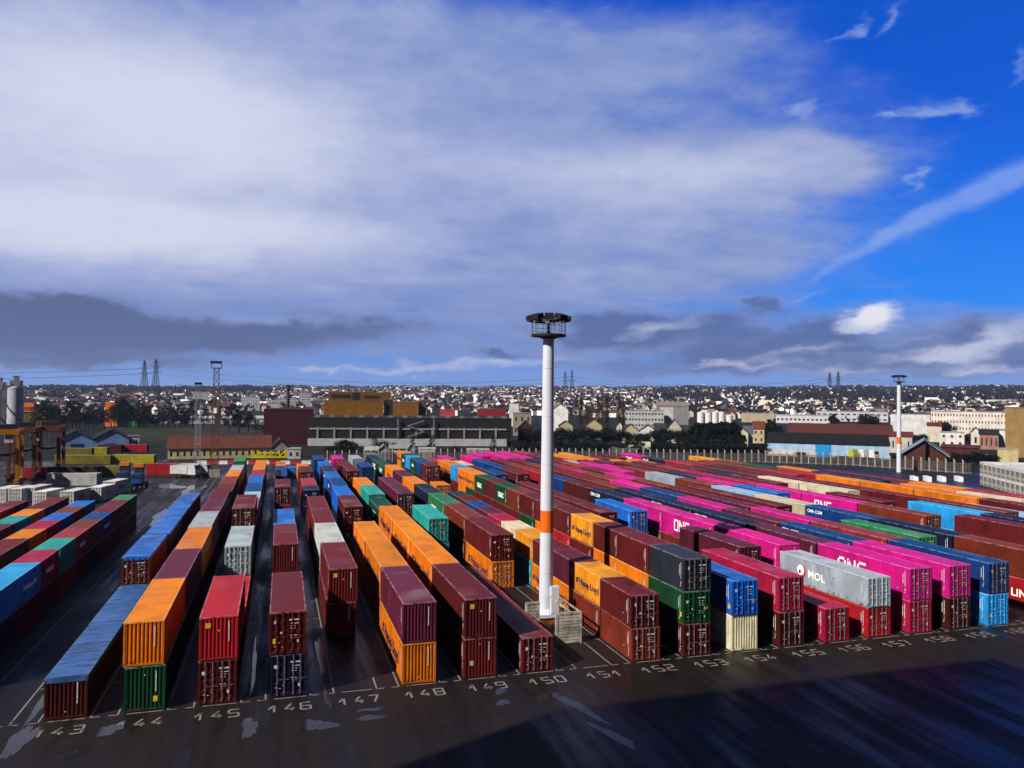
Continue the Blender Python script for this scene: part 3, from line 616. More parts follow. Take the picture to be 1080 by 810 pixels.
# row table: (k, size, tiers bottom->top, end of each tier d/b, options)
H4, H2 = 2.896, 2.591
ROWS = {
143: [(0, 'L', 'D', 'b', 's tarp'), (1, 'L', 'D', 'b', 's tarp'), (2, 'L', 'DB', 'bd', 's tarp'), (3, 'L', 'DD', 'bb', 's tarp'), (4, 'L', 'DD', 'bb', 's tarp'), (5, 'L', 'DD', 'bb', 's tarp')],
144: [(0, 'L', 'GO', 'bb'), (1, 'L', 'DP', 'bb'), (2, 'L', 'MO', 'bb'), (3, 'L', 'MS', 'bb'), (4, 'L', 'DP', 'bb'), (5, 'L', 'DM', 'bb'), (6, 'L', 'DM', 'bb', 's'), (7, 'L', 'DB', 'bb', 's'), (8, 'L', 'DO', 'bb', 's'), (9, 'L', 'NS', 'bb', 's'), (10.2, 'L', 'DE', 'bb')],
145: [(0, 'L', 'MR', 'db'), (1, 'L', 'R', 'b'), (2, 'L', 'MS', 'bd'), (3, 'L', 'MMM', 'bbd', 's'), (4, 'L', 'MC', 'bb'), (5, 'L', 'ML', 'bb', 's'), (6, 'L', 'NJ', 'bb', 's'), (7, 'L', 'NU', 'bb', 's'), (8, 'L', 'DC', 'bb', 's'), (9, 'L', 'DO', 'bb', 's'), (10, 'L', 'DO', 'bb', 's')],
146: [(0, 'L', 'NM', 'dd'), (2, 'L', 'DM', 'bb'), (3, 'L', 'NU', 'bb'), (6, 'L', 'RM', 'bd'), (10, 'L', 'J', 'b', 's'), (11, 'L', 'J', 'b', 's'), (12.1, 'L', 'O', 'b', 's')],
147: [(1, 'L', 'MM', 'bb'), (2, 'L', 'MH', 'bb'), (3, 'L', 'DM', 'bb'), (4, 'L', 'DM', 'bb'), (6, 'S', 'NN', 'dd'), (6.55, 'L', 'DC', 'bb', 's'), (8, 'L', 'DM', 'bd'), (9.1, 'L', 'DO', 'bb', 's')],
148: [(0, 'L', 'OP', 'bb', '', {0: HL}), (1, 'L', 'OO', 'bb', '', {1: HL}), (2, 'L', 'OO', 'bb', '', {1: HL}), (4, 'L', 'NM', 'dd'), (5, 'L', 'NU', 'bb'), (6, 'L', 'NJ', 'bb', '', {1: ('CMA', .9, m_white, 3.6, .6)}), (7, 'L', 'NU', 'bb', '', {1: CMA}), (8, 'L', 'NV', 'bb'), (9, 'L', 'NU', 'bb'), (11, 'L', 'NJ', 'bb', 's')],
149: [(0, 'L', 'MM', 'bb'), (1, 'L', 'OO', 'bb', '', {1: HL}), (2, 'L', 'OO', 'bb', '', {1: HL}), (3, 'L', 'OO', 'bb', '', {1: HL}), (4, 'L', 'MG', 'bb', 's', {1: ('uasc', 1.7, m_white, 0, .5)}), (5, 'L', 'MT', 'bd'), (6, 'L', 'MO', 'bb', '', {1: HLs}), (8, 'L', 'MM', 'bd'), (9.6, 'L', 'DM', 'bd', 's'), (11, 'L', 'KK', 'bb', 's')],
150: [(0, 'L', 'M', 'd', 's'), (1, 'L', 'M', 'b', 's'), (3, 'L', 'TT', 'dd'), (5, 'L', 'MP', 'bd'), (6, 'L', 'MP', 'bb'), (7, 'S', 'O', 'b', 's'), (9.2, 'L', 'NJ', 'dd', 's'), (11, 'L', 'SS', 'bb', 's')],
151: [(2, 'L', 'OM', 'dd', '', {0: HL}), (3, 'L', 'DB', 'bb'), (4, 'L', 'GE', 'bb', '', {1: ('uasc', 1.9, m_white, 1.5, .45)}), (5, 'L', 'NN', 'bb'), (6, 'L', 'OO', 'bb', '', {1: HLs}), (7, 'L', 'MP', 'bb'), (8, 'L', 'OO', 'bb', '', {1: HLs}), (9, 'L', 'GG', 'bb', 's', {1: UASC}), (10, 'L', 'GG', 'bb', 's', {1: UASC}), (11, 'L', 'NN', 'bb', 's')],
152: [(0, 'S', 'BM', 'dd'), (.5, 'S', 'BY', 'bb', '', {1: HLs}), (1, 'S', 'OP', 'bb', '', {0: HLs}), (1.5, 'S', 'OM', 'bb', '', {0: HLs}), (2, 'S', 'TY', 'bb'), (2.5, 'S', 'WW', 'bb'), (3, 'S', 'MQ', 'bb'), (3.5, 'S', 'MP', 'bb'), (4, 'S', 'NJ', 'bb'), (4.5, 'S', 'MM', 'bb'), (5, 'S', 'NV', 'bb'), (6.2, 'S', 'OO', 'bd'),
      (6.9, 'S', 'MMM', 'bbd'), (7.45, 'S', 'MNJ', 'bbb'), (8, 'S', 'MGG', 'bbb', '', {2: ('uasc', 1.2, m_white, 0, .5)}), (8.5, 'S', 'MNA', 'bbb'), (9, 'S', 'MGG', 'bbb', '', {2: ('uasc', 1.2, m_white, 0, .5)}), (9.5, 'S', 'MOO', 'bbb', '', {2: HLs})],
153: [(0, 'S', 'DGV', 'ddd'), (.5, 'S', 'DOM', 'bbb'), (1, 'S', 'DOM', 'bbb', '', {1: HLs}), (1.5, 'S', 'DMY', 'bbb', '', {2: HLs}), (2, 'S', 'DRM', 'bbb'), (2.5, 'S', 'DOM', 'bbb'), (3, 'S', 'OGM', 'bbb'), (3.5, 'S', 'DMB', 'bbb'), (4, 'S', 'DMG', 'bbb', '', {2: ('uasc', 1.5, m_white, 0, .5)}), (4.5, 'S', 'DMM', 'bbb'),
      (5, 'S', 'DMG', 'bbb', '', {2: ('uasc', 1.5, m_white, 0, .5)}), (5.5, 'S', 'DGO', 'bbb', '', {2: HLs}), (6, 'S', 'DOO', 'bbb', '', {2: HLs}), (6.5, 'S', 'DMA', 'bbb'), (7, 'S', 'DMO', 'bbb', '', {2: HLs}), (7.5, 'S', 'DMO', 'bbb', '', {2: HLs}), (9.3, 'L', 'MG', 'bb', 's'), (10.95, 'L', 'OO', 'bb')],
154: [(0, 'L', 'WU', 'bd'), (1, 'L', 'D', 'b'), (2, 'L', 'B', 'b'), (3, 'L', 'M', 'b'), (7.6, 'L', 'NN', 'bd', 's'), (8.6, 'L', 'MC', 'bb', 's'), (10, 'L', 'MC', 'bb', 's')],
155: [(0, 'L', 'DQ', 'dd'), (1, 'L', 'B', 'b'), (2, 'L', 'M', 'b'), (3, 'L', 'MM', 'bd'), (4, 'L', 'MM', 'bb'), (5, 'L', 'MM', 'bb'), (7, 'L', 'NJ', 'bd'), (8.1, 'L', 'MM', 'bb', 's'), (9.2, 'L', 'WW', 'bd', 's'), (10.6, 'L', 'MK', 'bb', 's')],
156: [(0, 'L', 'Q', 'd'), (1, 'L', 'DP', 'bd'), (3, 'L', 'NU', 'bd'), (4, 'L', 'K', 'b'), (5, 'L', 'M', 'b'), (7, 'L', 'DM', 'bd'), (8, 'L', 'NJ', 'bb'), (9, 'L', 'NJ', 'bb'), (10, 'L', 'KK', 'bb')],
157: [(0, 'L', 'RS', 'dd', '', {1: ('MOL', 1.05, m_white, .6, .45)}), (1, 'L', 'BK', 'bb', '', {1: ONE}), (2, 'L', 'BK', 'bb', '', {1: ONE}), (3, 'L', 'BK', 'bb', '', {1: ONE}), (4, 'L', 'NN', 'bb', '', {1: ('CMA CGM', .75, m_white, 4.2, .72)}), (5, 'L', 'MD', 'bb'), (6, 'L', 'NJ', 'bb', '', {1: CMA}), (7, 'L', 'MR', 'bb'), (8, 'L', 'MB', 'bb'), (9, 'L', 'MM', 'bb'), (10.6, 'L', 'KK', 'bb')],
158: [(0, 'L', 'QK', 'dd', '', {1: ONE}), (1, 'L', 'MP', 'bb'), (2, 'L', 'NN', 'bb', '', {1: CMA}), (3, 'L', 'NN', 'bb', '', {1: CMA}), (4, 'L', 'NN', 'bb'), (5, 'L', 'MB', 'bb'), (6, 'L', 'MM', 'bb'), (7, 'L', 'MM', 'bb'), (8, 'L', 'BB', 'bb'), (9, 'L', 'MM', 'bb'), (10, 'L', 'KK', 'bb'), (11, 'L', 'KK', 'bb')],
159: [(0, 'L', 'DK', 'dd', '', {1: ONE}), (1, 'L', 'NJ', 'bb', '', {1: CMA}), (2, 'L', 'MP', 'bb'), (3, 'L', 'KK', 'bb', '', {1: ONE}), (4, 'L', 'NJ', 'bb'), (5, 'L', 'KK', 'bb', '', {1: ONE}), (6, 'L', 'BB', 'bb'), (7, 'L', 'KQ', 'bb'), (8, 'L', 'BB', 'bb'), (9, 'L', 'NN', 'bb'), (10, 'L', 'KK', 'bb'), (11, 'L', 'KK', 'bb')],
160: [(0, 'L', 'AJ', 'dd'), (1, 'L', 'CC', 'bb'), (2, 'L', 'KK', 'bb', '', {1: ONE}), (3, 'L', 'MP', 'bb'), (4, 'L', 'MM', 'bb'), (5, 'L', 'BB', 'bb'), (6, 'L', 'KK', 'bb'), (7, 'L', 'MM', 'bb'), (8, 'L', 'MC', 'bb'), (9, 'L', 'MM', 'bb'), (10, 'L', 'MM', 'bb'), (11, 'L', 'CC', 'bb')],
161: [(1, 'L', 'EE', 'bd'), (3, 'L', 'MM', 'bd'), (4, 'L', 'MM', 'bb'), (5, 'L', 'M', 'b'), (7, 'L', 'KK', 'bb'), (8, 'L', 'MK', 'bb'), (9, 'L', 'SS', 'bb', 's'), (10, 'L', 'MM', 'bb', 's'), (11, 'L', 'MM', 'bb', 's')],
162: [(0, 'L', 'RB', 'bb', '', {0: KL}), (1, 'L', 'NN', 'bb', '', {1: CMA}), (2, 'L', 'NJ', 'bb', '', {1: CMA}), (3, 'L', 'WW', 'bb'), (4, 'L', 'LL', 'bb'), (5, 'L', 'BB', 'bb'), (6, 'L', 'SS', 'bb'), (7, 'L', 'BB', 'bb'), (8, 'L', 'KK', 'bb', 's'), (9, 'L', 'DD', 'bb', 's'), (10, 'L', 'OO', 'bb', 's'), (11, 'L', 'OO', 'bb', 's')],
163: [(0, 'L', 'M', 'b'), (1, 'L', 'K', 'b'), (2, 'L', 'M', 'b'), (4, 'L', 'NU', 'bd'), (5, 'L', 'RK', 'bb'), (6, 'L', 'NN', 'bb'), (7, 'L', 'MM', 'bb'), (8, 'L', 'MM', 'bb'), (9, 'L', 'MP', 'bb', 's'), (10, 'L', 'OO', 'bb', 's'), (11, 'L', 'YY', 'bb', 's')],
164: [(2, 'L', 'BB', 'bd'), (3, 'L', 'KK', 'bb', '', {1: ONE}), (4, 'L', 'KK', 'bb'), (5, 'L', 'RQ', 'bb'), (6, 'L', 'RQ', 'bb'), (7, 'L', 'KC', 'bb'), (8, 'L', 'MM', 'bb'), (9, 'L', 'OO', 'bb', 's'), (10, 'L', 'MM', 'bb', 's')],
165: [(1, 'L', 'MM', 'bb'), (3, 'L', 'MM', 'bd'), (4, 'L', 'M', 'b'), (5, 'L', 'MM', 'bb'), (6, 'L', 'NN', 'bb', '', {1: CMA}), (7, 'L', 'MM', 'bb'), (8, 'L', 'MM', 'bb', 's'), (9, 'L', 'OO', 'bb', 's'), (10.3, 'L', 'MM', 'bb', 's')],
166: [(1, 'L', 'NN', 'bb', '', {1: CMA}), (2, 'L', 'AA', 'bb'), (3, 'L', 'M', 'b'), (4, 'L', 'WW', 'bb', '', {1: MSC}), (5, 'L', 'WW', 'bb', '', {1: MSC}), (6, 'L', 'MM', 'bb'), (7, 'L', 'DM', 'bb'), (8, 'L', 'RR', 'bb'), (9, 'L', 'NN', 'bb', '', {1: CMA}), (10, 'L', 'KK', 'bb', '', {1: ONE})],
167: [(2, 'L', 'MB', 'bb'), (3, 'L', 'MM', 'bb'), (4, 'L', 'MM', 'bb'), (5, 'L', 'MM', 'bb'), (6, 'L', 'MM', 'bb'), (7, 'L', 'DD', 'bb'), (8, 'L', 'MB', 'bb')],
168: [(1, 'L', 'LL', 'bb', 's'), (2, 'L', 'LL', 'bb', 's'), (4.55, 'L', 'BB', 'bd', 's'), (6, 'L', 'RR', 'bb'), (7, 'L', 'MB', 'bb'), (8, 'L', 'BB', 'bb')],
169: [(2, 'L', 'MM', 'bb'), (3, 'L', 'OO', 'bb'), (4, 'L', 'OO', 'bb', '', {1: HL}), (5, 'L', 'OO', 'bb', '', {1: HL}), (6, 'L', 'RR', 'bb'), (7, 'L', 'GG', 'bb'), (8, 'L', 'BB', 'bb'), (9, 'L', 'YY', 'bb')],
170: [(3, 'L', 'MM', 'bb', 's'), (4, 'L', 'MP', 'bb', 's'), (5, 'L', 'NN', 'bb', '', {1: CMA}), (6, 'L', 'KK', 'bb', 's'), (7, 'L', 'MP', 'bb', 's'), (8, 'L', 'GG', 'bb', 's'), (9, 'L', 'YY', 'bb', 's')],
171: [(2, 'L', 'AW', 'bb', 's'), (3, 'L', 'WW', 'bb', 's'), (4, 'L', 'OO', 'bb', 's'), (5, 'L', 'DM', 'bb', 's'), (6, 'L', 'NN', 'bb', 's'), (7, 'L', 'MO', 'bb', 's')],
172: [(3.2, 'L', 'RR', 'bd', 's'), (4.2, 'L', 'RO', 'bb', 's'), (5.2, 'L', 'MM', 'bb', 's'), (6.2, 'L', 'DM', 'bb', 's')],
}
TARP = (.015, .12, .50)
for row, stacks in ROWS.items():
    xc = X0 + (row - 143) * P + CW / 2
    for si, st in enumerate(stacks):
        kf, size, tiers, ends = st[:4]; opt = st[4] if len(st) > 4 else ''; txt = st[5] if len(st) > 5 else {}
        Ln = L40 if size == 'L' else L20; h = H2 if (size == 'S' or 's' in opt.split()) else H4
        yf = Y0 + kf * SLOT; z = .02; n = len(tiers)
        for ti, cc in enumerate(tiers):
            hh = 2.6 if (row == 157 and kf == 0) else h
            depth = xc * sy_ + yf * cy_
            det = depth < 112 or (ends[ti] == 'd' and depth < 165) or 'tarp' in opt
            nm = COLS[cc][1]
            where = (f'from front behind painted number {row}' if row <= 160 else f'in {ORD[row - 161]} row past painted number 160')
            pos = (f'{TIER[ti]} {ORD[si]} stack' if n > 1 else f'alone as {ORD[si]} stack')
            lab = f"{nm} {'forty' if size == 'L' else 'twenty'} foot container, {pos} {where}"
            if 'tarp' in opt and ti == n - 1: lab = f'container under wet blue tarpaulin, {pos} {where}'
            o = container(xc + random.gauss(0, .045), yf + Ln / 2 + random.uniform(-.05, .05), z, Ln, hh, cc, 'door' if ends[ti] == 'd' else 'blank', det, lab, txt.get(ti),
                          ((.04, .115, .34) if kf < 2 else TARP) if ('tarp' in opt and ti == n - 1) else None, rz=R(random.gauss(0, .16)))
            if row == 157 and kf == 0 and ti == 1 and o:                # round emblem on the grey box
                e = MB(); e.cyl((0, 0, 0), (0, 0, .012), .62, n=28); l1 = link('emblem', e.mesh('emblem', [m_red]), o); orient(l1, (0, -1, 0), (0, 0, 1), (-CW / 2 - .004, 2.75, 1.3))
                e = MB(); e.cyl((0, 0, 0), (0, 0, .012), .50, n=24); e.box(-.25, .05, -.35, .0, .012, .018, 1); l2 = link('emblem', e.mesh('emblem', [m_white, m_dark]), o); orient(l2, (0, -1, 0), (0, 0, 1), (-CW / 2 - .018, 2.85, 1.38))
            z += hh + .012
# block of twenty-foot stacks left of the lane: boundaries along y per row
LEFT = {-20.45: ([61.2, 67.3, 73.4, 79.5, 86.0, 92.3, 98.5, 104.7, 110.8, 117.0], 'BAAQTCBJMM', 'E'),
        -24.98: ([74.5, 80.6, 86.8, 92.9, 99.1, 105.2, 111.3, 117.4], 'MMMOQUBU', ''),
        -29.50: ([85.5, 91.6, 97.7, 103.8, 109.9, 116.0], 'PMPTOM', 'M'),
        -34.0: ([107, 113.2, 119.4], 'RCM', '')}
for ri, (xr, (ys, cs, extra)) in enumerate(LEFT.items()):
    ys = list(ys)
    if extra: ys.append(ys[-1] + 6.2); cs += extra
    for j, (yy, cc) in enumerate(zip(ys, cs)):
        for ti in range(2):
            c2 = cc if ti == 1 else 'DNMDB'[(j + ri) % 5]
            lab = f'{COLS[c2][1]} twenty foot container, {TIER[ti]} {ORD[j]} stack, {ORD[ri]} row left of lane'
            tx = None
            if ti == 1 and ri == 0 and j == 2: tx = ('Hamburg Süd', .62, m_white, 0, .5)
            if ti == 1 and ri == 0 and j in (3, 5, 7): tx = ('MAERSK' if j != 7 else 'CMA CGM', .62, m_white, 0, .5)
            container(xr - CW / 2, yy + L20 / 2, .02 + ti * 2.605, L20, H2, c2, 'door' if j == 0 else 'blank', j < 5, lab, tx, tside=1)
# loose containers at the back of the yard
def loose(px0, px1, pyb, code, label, h=H2, text=None, z=0.0, wdir=None):
    (xa, ya), (xb, yb) = inv(px0, pyb), inv(px1, pyb)
    ang = math.atan2(yb - ya, xb - xa); ln = math.hypot(xb - xa, yb - ya)
    o = tag(link('shipping_container', container_mesh(L40 if ln > 9 else L20, h, 'blank'), None, ((xa + xb) / 2, (ya + yb) / 2 + 1.2, z), ang + math.pi / 2, tint(COLS[code][0])), label, 'container', 'loose containers across the back of the yard')
    o.scale = (1, ln / (L40 if ln > 9 else L20), 1)
    if text:
        t = link('lettering', text_mesh(text[0], text[1], text[2], .03, 1.1), o); orient(t, (0, -1, 0), (0, 0, 1), (-CW / 2 - .004, 2.2, h * .5))
        # the long side nearest the camera is +x after the turn
    return o
loose(58, 88, 489.5, 'X', 'dull yellow container, leftmost of the two yellow ones end to end')
loose(88, 117, 489.5, 'X', 'dull yellow container ending beside the bright yellow one')
loose(119, 163, 489, 'Z', 'bright yellow container standing across the back of the yard')
loose(67, 97, 481, 'X', 'olive flat container lying in front of the blue gabled shed')
loose(98, 113, 480, 'Z', 'short yellow container frame in front of the right blue shed')
loose(103, 128, 477, 'D', 'dark red container beside the blue gabled shed')
loose(127, 155, 476.5, 'R', 'small bright red container right of the blue gabled sheds')
loose(155, 203, 501, 'R', 'long red container across the yard beside the white truck', 2.9)
loose(104, 127, 502.5, 'X', 'olive container between the dark red and long red ones')
loose(50, 103, 503.5, 'D', 'dark red container behind the white reefer boxes')
loose(27, 49, 504, 'R', 'red container half hidden behind the straddle carrier legs')
loose(188, 214, 480, 'R', 'red container standing in front of the red roofed bungalow')
loose(222, 246, 481, 'R', 'red container right of the rusty lattice mast')
loose(303.5, 312.5, 503.5, 'A', 'single sky blue container end between two rows')
# white reefers on the left
def reefer(px, py, code, label, rz, ln=L20 * 1.0, text=None, h=2.75):
    x, y = inv(px, py)
    o = container(x, y + 3.0, .0, L20 if ln < 8 else L40, h, code, 'door', True, label, text, rz=rz, tside=1, group='white refrigerated containers left')
    return o
DC = ('DCEL', .75, m_red, 0, .5)
reefer(2, 531, 'H', 'white container at the left picture edge', R(-10))
reefer(20, 531, 'H', 'white container with red lettering second from the left edge', R(-14), text=DC)
reefer(34, 529.5, 'H', 'tall white refrigerated container between two lower ones', R(-14), text=DC)
reefer(46, 534.5, 'H', 'front white container with red lettering on its side', R(-14), text=DC)
reefer(75, 534, 'H', 'white container with dark lettering right of the front one', R(-14), text=('DCEL', .8, m_dark, 0, .5))
reefer(104, 529, 'H', 'dirty white refrigerated container with unit at its end', R(-14), text=DC)
reefer(119, 522, 'H', 'rearmost white container nearest to the blue tractors', R(-14), text=('DCEL', .8, m_dark, 0, .5))
o = loose(50, 103, 512, 'H', 'long white container lying crosswise with red lettering', 2.7, ('DCEL', 1.1, m_red))
# two-high white reefers at the right
g0 = inv(1033, 511); dirr = Vector((inv(1080, 524)[0] - g0[0], inv(1080, 524)[1] - g0[1])).normalized()
angr = math.atan2(dirr.y, dirr.x)
for j in range(10):
    for ti in range(2):
        p = Vector(g0) + dirr * (2.55 * j + 1.25) + Vector((-dirr.y, dirr.x)) * 6.2
        lab = f"{'upper' if ti else 'lower'} white refrigerated container, {ORD[j]} from the left in the stacked wall at right"
        o = container(p.x, p.y, ti * 2.91, L40, H4, 'H', 'blank', False, lab, rz=angr, group='white refrigerated containers stacked at right', force=True)
        if o is None: continue
        q = MB(); q.box(-.95, .95, -.12, -.02, .35, 2.3, 0); q.box(-.8, -.1, -.16, -.121, 1.3, 2.15, 1); q.box(.1, .8, -.16, -.121, 1.3, 2.15, 1); q.box(-.8, .8, -.15, -.121, .5, 1.1, 2)
        link('cooling_unit', q.mesh('cooling_unit', [m_conc, m_grey, m_rust]), o, (0, -L40 / 2, 0))
for j, px in enumerate((964, 978, 993, 1011)):
    x, y = inv(px, 507.5); q = MB(); q.box(-1.9, 1.9, -.5, .5, 0, 1.3)
    tag(link('concrete_block', q.mesh('concrete_block', [mat('white_block', (.6, .6, .62), .7, var=.08)]), None, (x, y, 0), angr), f'white painted block, {ORD[j]} from the left along the fence at right', 'barrier', 'white blocks along the fence')
for j in range(13):
    px = 213 + j * 11; x, y = inv(px, 489.5); q = MB(); n = 1.35
    prof = [(-.45, 0), (.45, 0), (.2, .5), (.14, 1.05), (-.14, 1.05), (-.2, .5)]
    q.add([(-n, a, z) for a, z in prof] + [(n, a, z) for a, z in prof], [tuple(range(6)), tuple(range(6, 12))[::-1]] + [(i, i + 6, (i + 1) % 6 + 6, (i + 1) % 6) for i in range(6)])
    c = (.55, .55, .56) if j % 2 == 0 else (.32, .02, .02)
    tag(link('road_barrier', q.mesh('road_barrier', [m_obj]), None, (x, y, 0), 0, c), f"{'white' if j % 2 == 0 else 'red'} road barrier, {ORD[j]} from the left in the line across the yard", 'barrier', 'red and white barriers across the yard')
# the many containers too small in the picture to single out: one object
def far_stacks():
    V, Fc, MI, slots, idx = [], [], [], [], {}
    def slot(mt):
        if mt.name not in idx: idx[mt.name] = len(slots); slots.append(mt)
        return idx[mt.name]
    def put(me, mx, sl):
        b0 = len(V); V.extend((mx @ v.co).to_tuple() for v in me.vertices)
        for p in me.polygons: Fc.append([b0 + i for i in p.vertices]); MI.append(sl[p.material_index])
    for x, y, z, Ln, h, code, rz, text, tside in REST:
        col = COLS[code][0]; word = COLS[code][1].replace(' ', '_').replace('-', '_')
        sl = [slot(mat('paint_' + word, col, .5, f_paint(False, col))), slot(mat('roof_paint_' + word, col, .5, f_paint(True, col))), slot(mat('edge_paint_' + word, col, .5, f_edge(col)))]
        mx = Matrix.Translation((x, y, z)) @ Matrix.Rotation(rz, 4, 'Z'); put(container_mesh(Ln, h, 'blank'), mx, sl)
        if text:
            w_, size, mt, yy, zf = text; me = block(w_, size, mt) if w_ == 'ONE' else text_mesh(w_, size, mt, .014 * size, 1.1); s = -1 if tside < 0 else 1
            lm = Matrix(((0, 0, s, s * (CW / 2 + .004)), (s, 0, 0, yy), (0, 1, 0, h * zf), (0, 0, 0, 1))); put(me, mx @ lm, [slot(mt)])
    me = bpy.data.meshes.new('stacked_containers'); me.from_pydata(V, [], Fc)
    for mt in slots: me.materials.append(mt)
    me.polygons.foreach_set('material_index', MI); me.update()
    o = link('stacked_containers', me); o['kind'] = 'stuff'; tag(o, 'far and hidden containers packed in the stacks of the yard', 'containers')
if REST: far_stacks()
# ------------------------------------------------------------------ light masts
def mast(x, y, h, r0, r1, label, base=True):
    o = thing('light_mast', label, 'light mast', (x, y, 0))
    b = MB(); zb0, zb1 = 8.27, 10.28; zt = h - 2.05; pr = 1.62
    ra = lambda z: r0 + (r1 - r0) * z / h
    b.cyl((0, 0, 1.3 if base else 0), (0, 0, zb0), ra(1.3), ra(zb0), 28, 0, False); b.cyl((0, 0, zb1), (0, 0, zt), ra(zb1), ra(zt), 28, 0, False)
    for zj in (4.6, 14.6, 19.0, 23.4): b.cyl((0, 0, zj), (0, 0, zj + .05), ra(zj) + .015, ra(zj) + .015, 28)
    link('pole', b.mesh('pole', [m_pole], True), o)
    b = MB(); b.cyl((0, 0, zb0), (0, 0, zb1), ra(zb0) + .004, ra(zb1) + .004, 28, 0, False); link('painted_band', b.mesh('painted_band', [m_band], True), o)
    b = MB(); b.cyl((0, 0, zt), (0, 0, zt + .22), r1 + .08, 1.1, 20); b.cyl((0, 0, zt + .22), (0, 0, zt + .42), pr, pr, 24)
    link('platform', b.mesh('platform', [m_dark]), o)
    b = MB()
    for i in range(12):
        a = 2 * math.pi * i / 12; b.cyl((pr * .97 * math.cos(a), pr * .97 * math.sin(a), zt + .4), (pr * .97 * math.cos(a), pr * .97 * math.sin(a), zt + 1.62), .028, n=5)
    for zq in (.75, 1.1, 1.5):
        for i in range(20):
            a, c = 2 * math.pi * i / 20, 2 * math.pi * (i + 1) / 20
            b.cyl((pr * .97 * math.cos(a), pr * .97 * math.sin(a), zt + zq), (pr * .97 * math.cos(c), pr * .97 * math.sin(c), zt + zq), .022, n=4)
    b.cyl((0, 0, zt + .4), (0, 0, zt + 1.75), .16, n=8)
    for i in range(20):
        a, c = 2 * math.pi * i / 20, 2 * math.pi * (i + 1) / 20
        b.bar((1.5 * math.cos(a), 1.5 * math.sin(a), zt + 1.62), (1.5 * math.cos(c), 1.5 * math.sin(c), zt + 1.62), .09)
    link('railing', b.mesh('railing', [m_grey]), o)
    for i in range(9):
        a = 2 * math.pi * (i + .3) / 9; b = MB()
        b.add([(-.43, -.36, .10), (.43, -.36, .10), (.43, .46, -.18), (-.43, .46, -.18), (-.40, -.30, .48), (.40, -.30, .48), (.40, .50, .22), (-.40, .50, .22)], [(0, 3, 2, 1), (4, 5, 6, 7), (0, 1, 5, 4), (1, 2, 6, 5), (2, 3, 7, 6), (3, 0, 4, 7)])
        b.bar((0, -.1, .1), (0, -.25, -.22), .08)
        fl = link('floodlight', b.mesh('floodlight', [m_dark]), o, (1.6 * math.cos(a), 1.6 * math.sin(a), zt + 1.85), a - math.pi / 2)
        b = MB(); b.add([(-.36, -.26, .060), (.36, -.26, .060), (.36, .38, -.158), (-.36, .38, -.158)], [(0, 3, 2, 1)]); link('lens', b.mesh('lens', [m_glass]), fl)
    if base:
        b = MB(); b.cyl((0, 0, .9), (0, 0, 1.35), 1.05, ra(1.3), 8); b.box(-1.05, 1.05, -1.05, 1.05, .62, .9); link('base_flange', b.mesh('base_flange', [m_pole]), o)
        b = MB(); b.box(-.95, .95, -.95, .95, 0, .62); link('footing', b.mesh('footing', [mat('rusty_orange_steel', (.16, .055, .012), .7, var=.5, vscale=2)]), o)
        b = MB(); b.box(.15, .95, -1.0, -.35, .95, 3.4); b.box(.20, .90, -1.03, -1.0, 1.05, 3.3); link('cabinet', b.mesh('cabinet', [m_pole]), o)
    return o
mast(24.0, 66.8, 28.2, .66, .50, 'tall white light mast with orange band standing among the containers')
mast(174.3, 180.8, 28.2, .66, .50, 'distant white light mast with orange band by the right fence', False)
# crash barrier frame around the mast foot
o = thing('crash_barrier', 'rusty white steel crash barrier around the foot of the tall mast', 'barrier', (22.45, 60.2, 0))
def ribbed(name, x0, x1, yy, h):
    b = MB()
    for j in range(9): b.box(x0 + .12, x1 - .12, yy, yy + .10, .10 + h / 9.3 * j, .10 + h / 9.3 * j + h / 9.3 * .80)
    b.box(x0 + .1, x1 - .1, yy + .04, yy + .07, .1, h - .1)
    for xx in (x0, x1 - .16): b.box(xx, xx + .16, yy - .02, yy + .30, 0, h + .05)
    b.box(x0, x1, yy - .03, yy + .28, h + .051, h + .2)
    link(name, b.mesh(name, [m_rust]), o)
ribbed('end_panel', .1, 2.40, 0, 2.45); ribbed('side_panel', -1.5, -.25, 3.2, 2.6)
b = MB()
for xx in (2.3, 1.5): b.bar((xx, .3, 2.6), (xx, 9, 2.6), .12)
for yy in (3.6, 9): b.bar((2.3, yy, 0), (2.3, yy, 2.6), .14); b.bar((2.3, yy, 2.6), (1.5, yy, 2.6), .1)
link('guard_rail', b.mesh('guard_rail', [m_rust]), o)
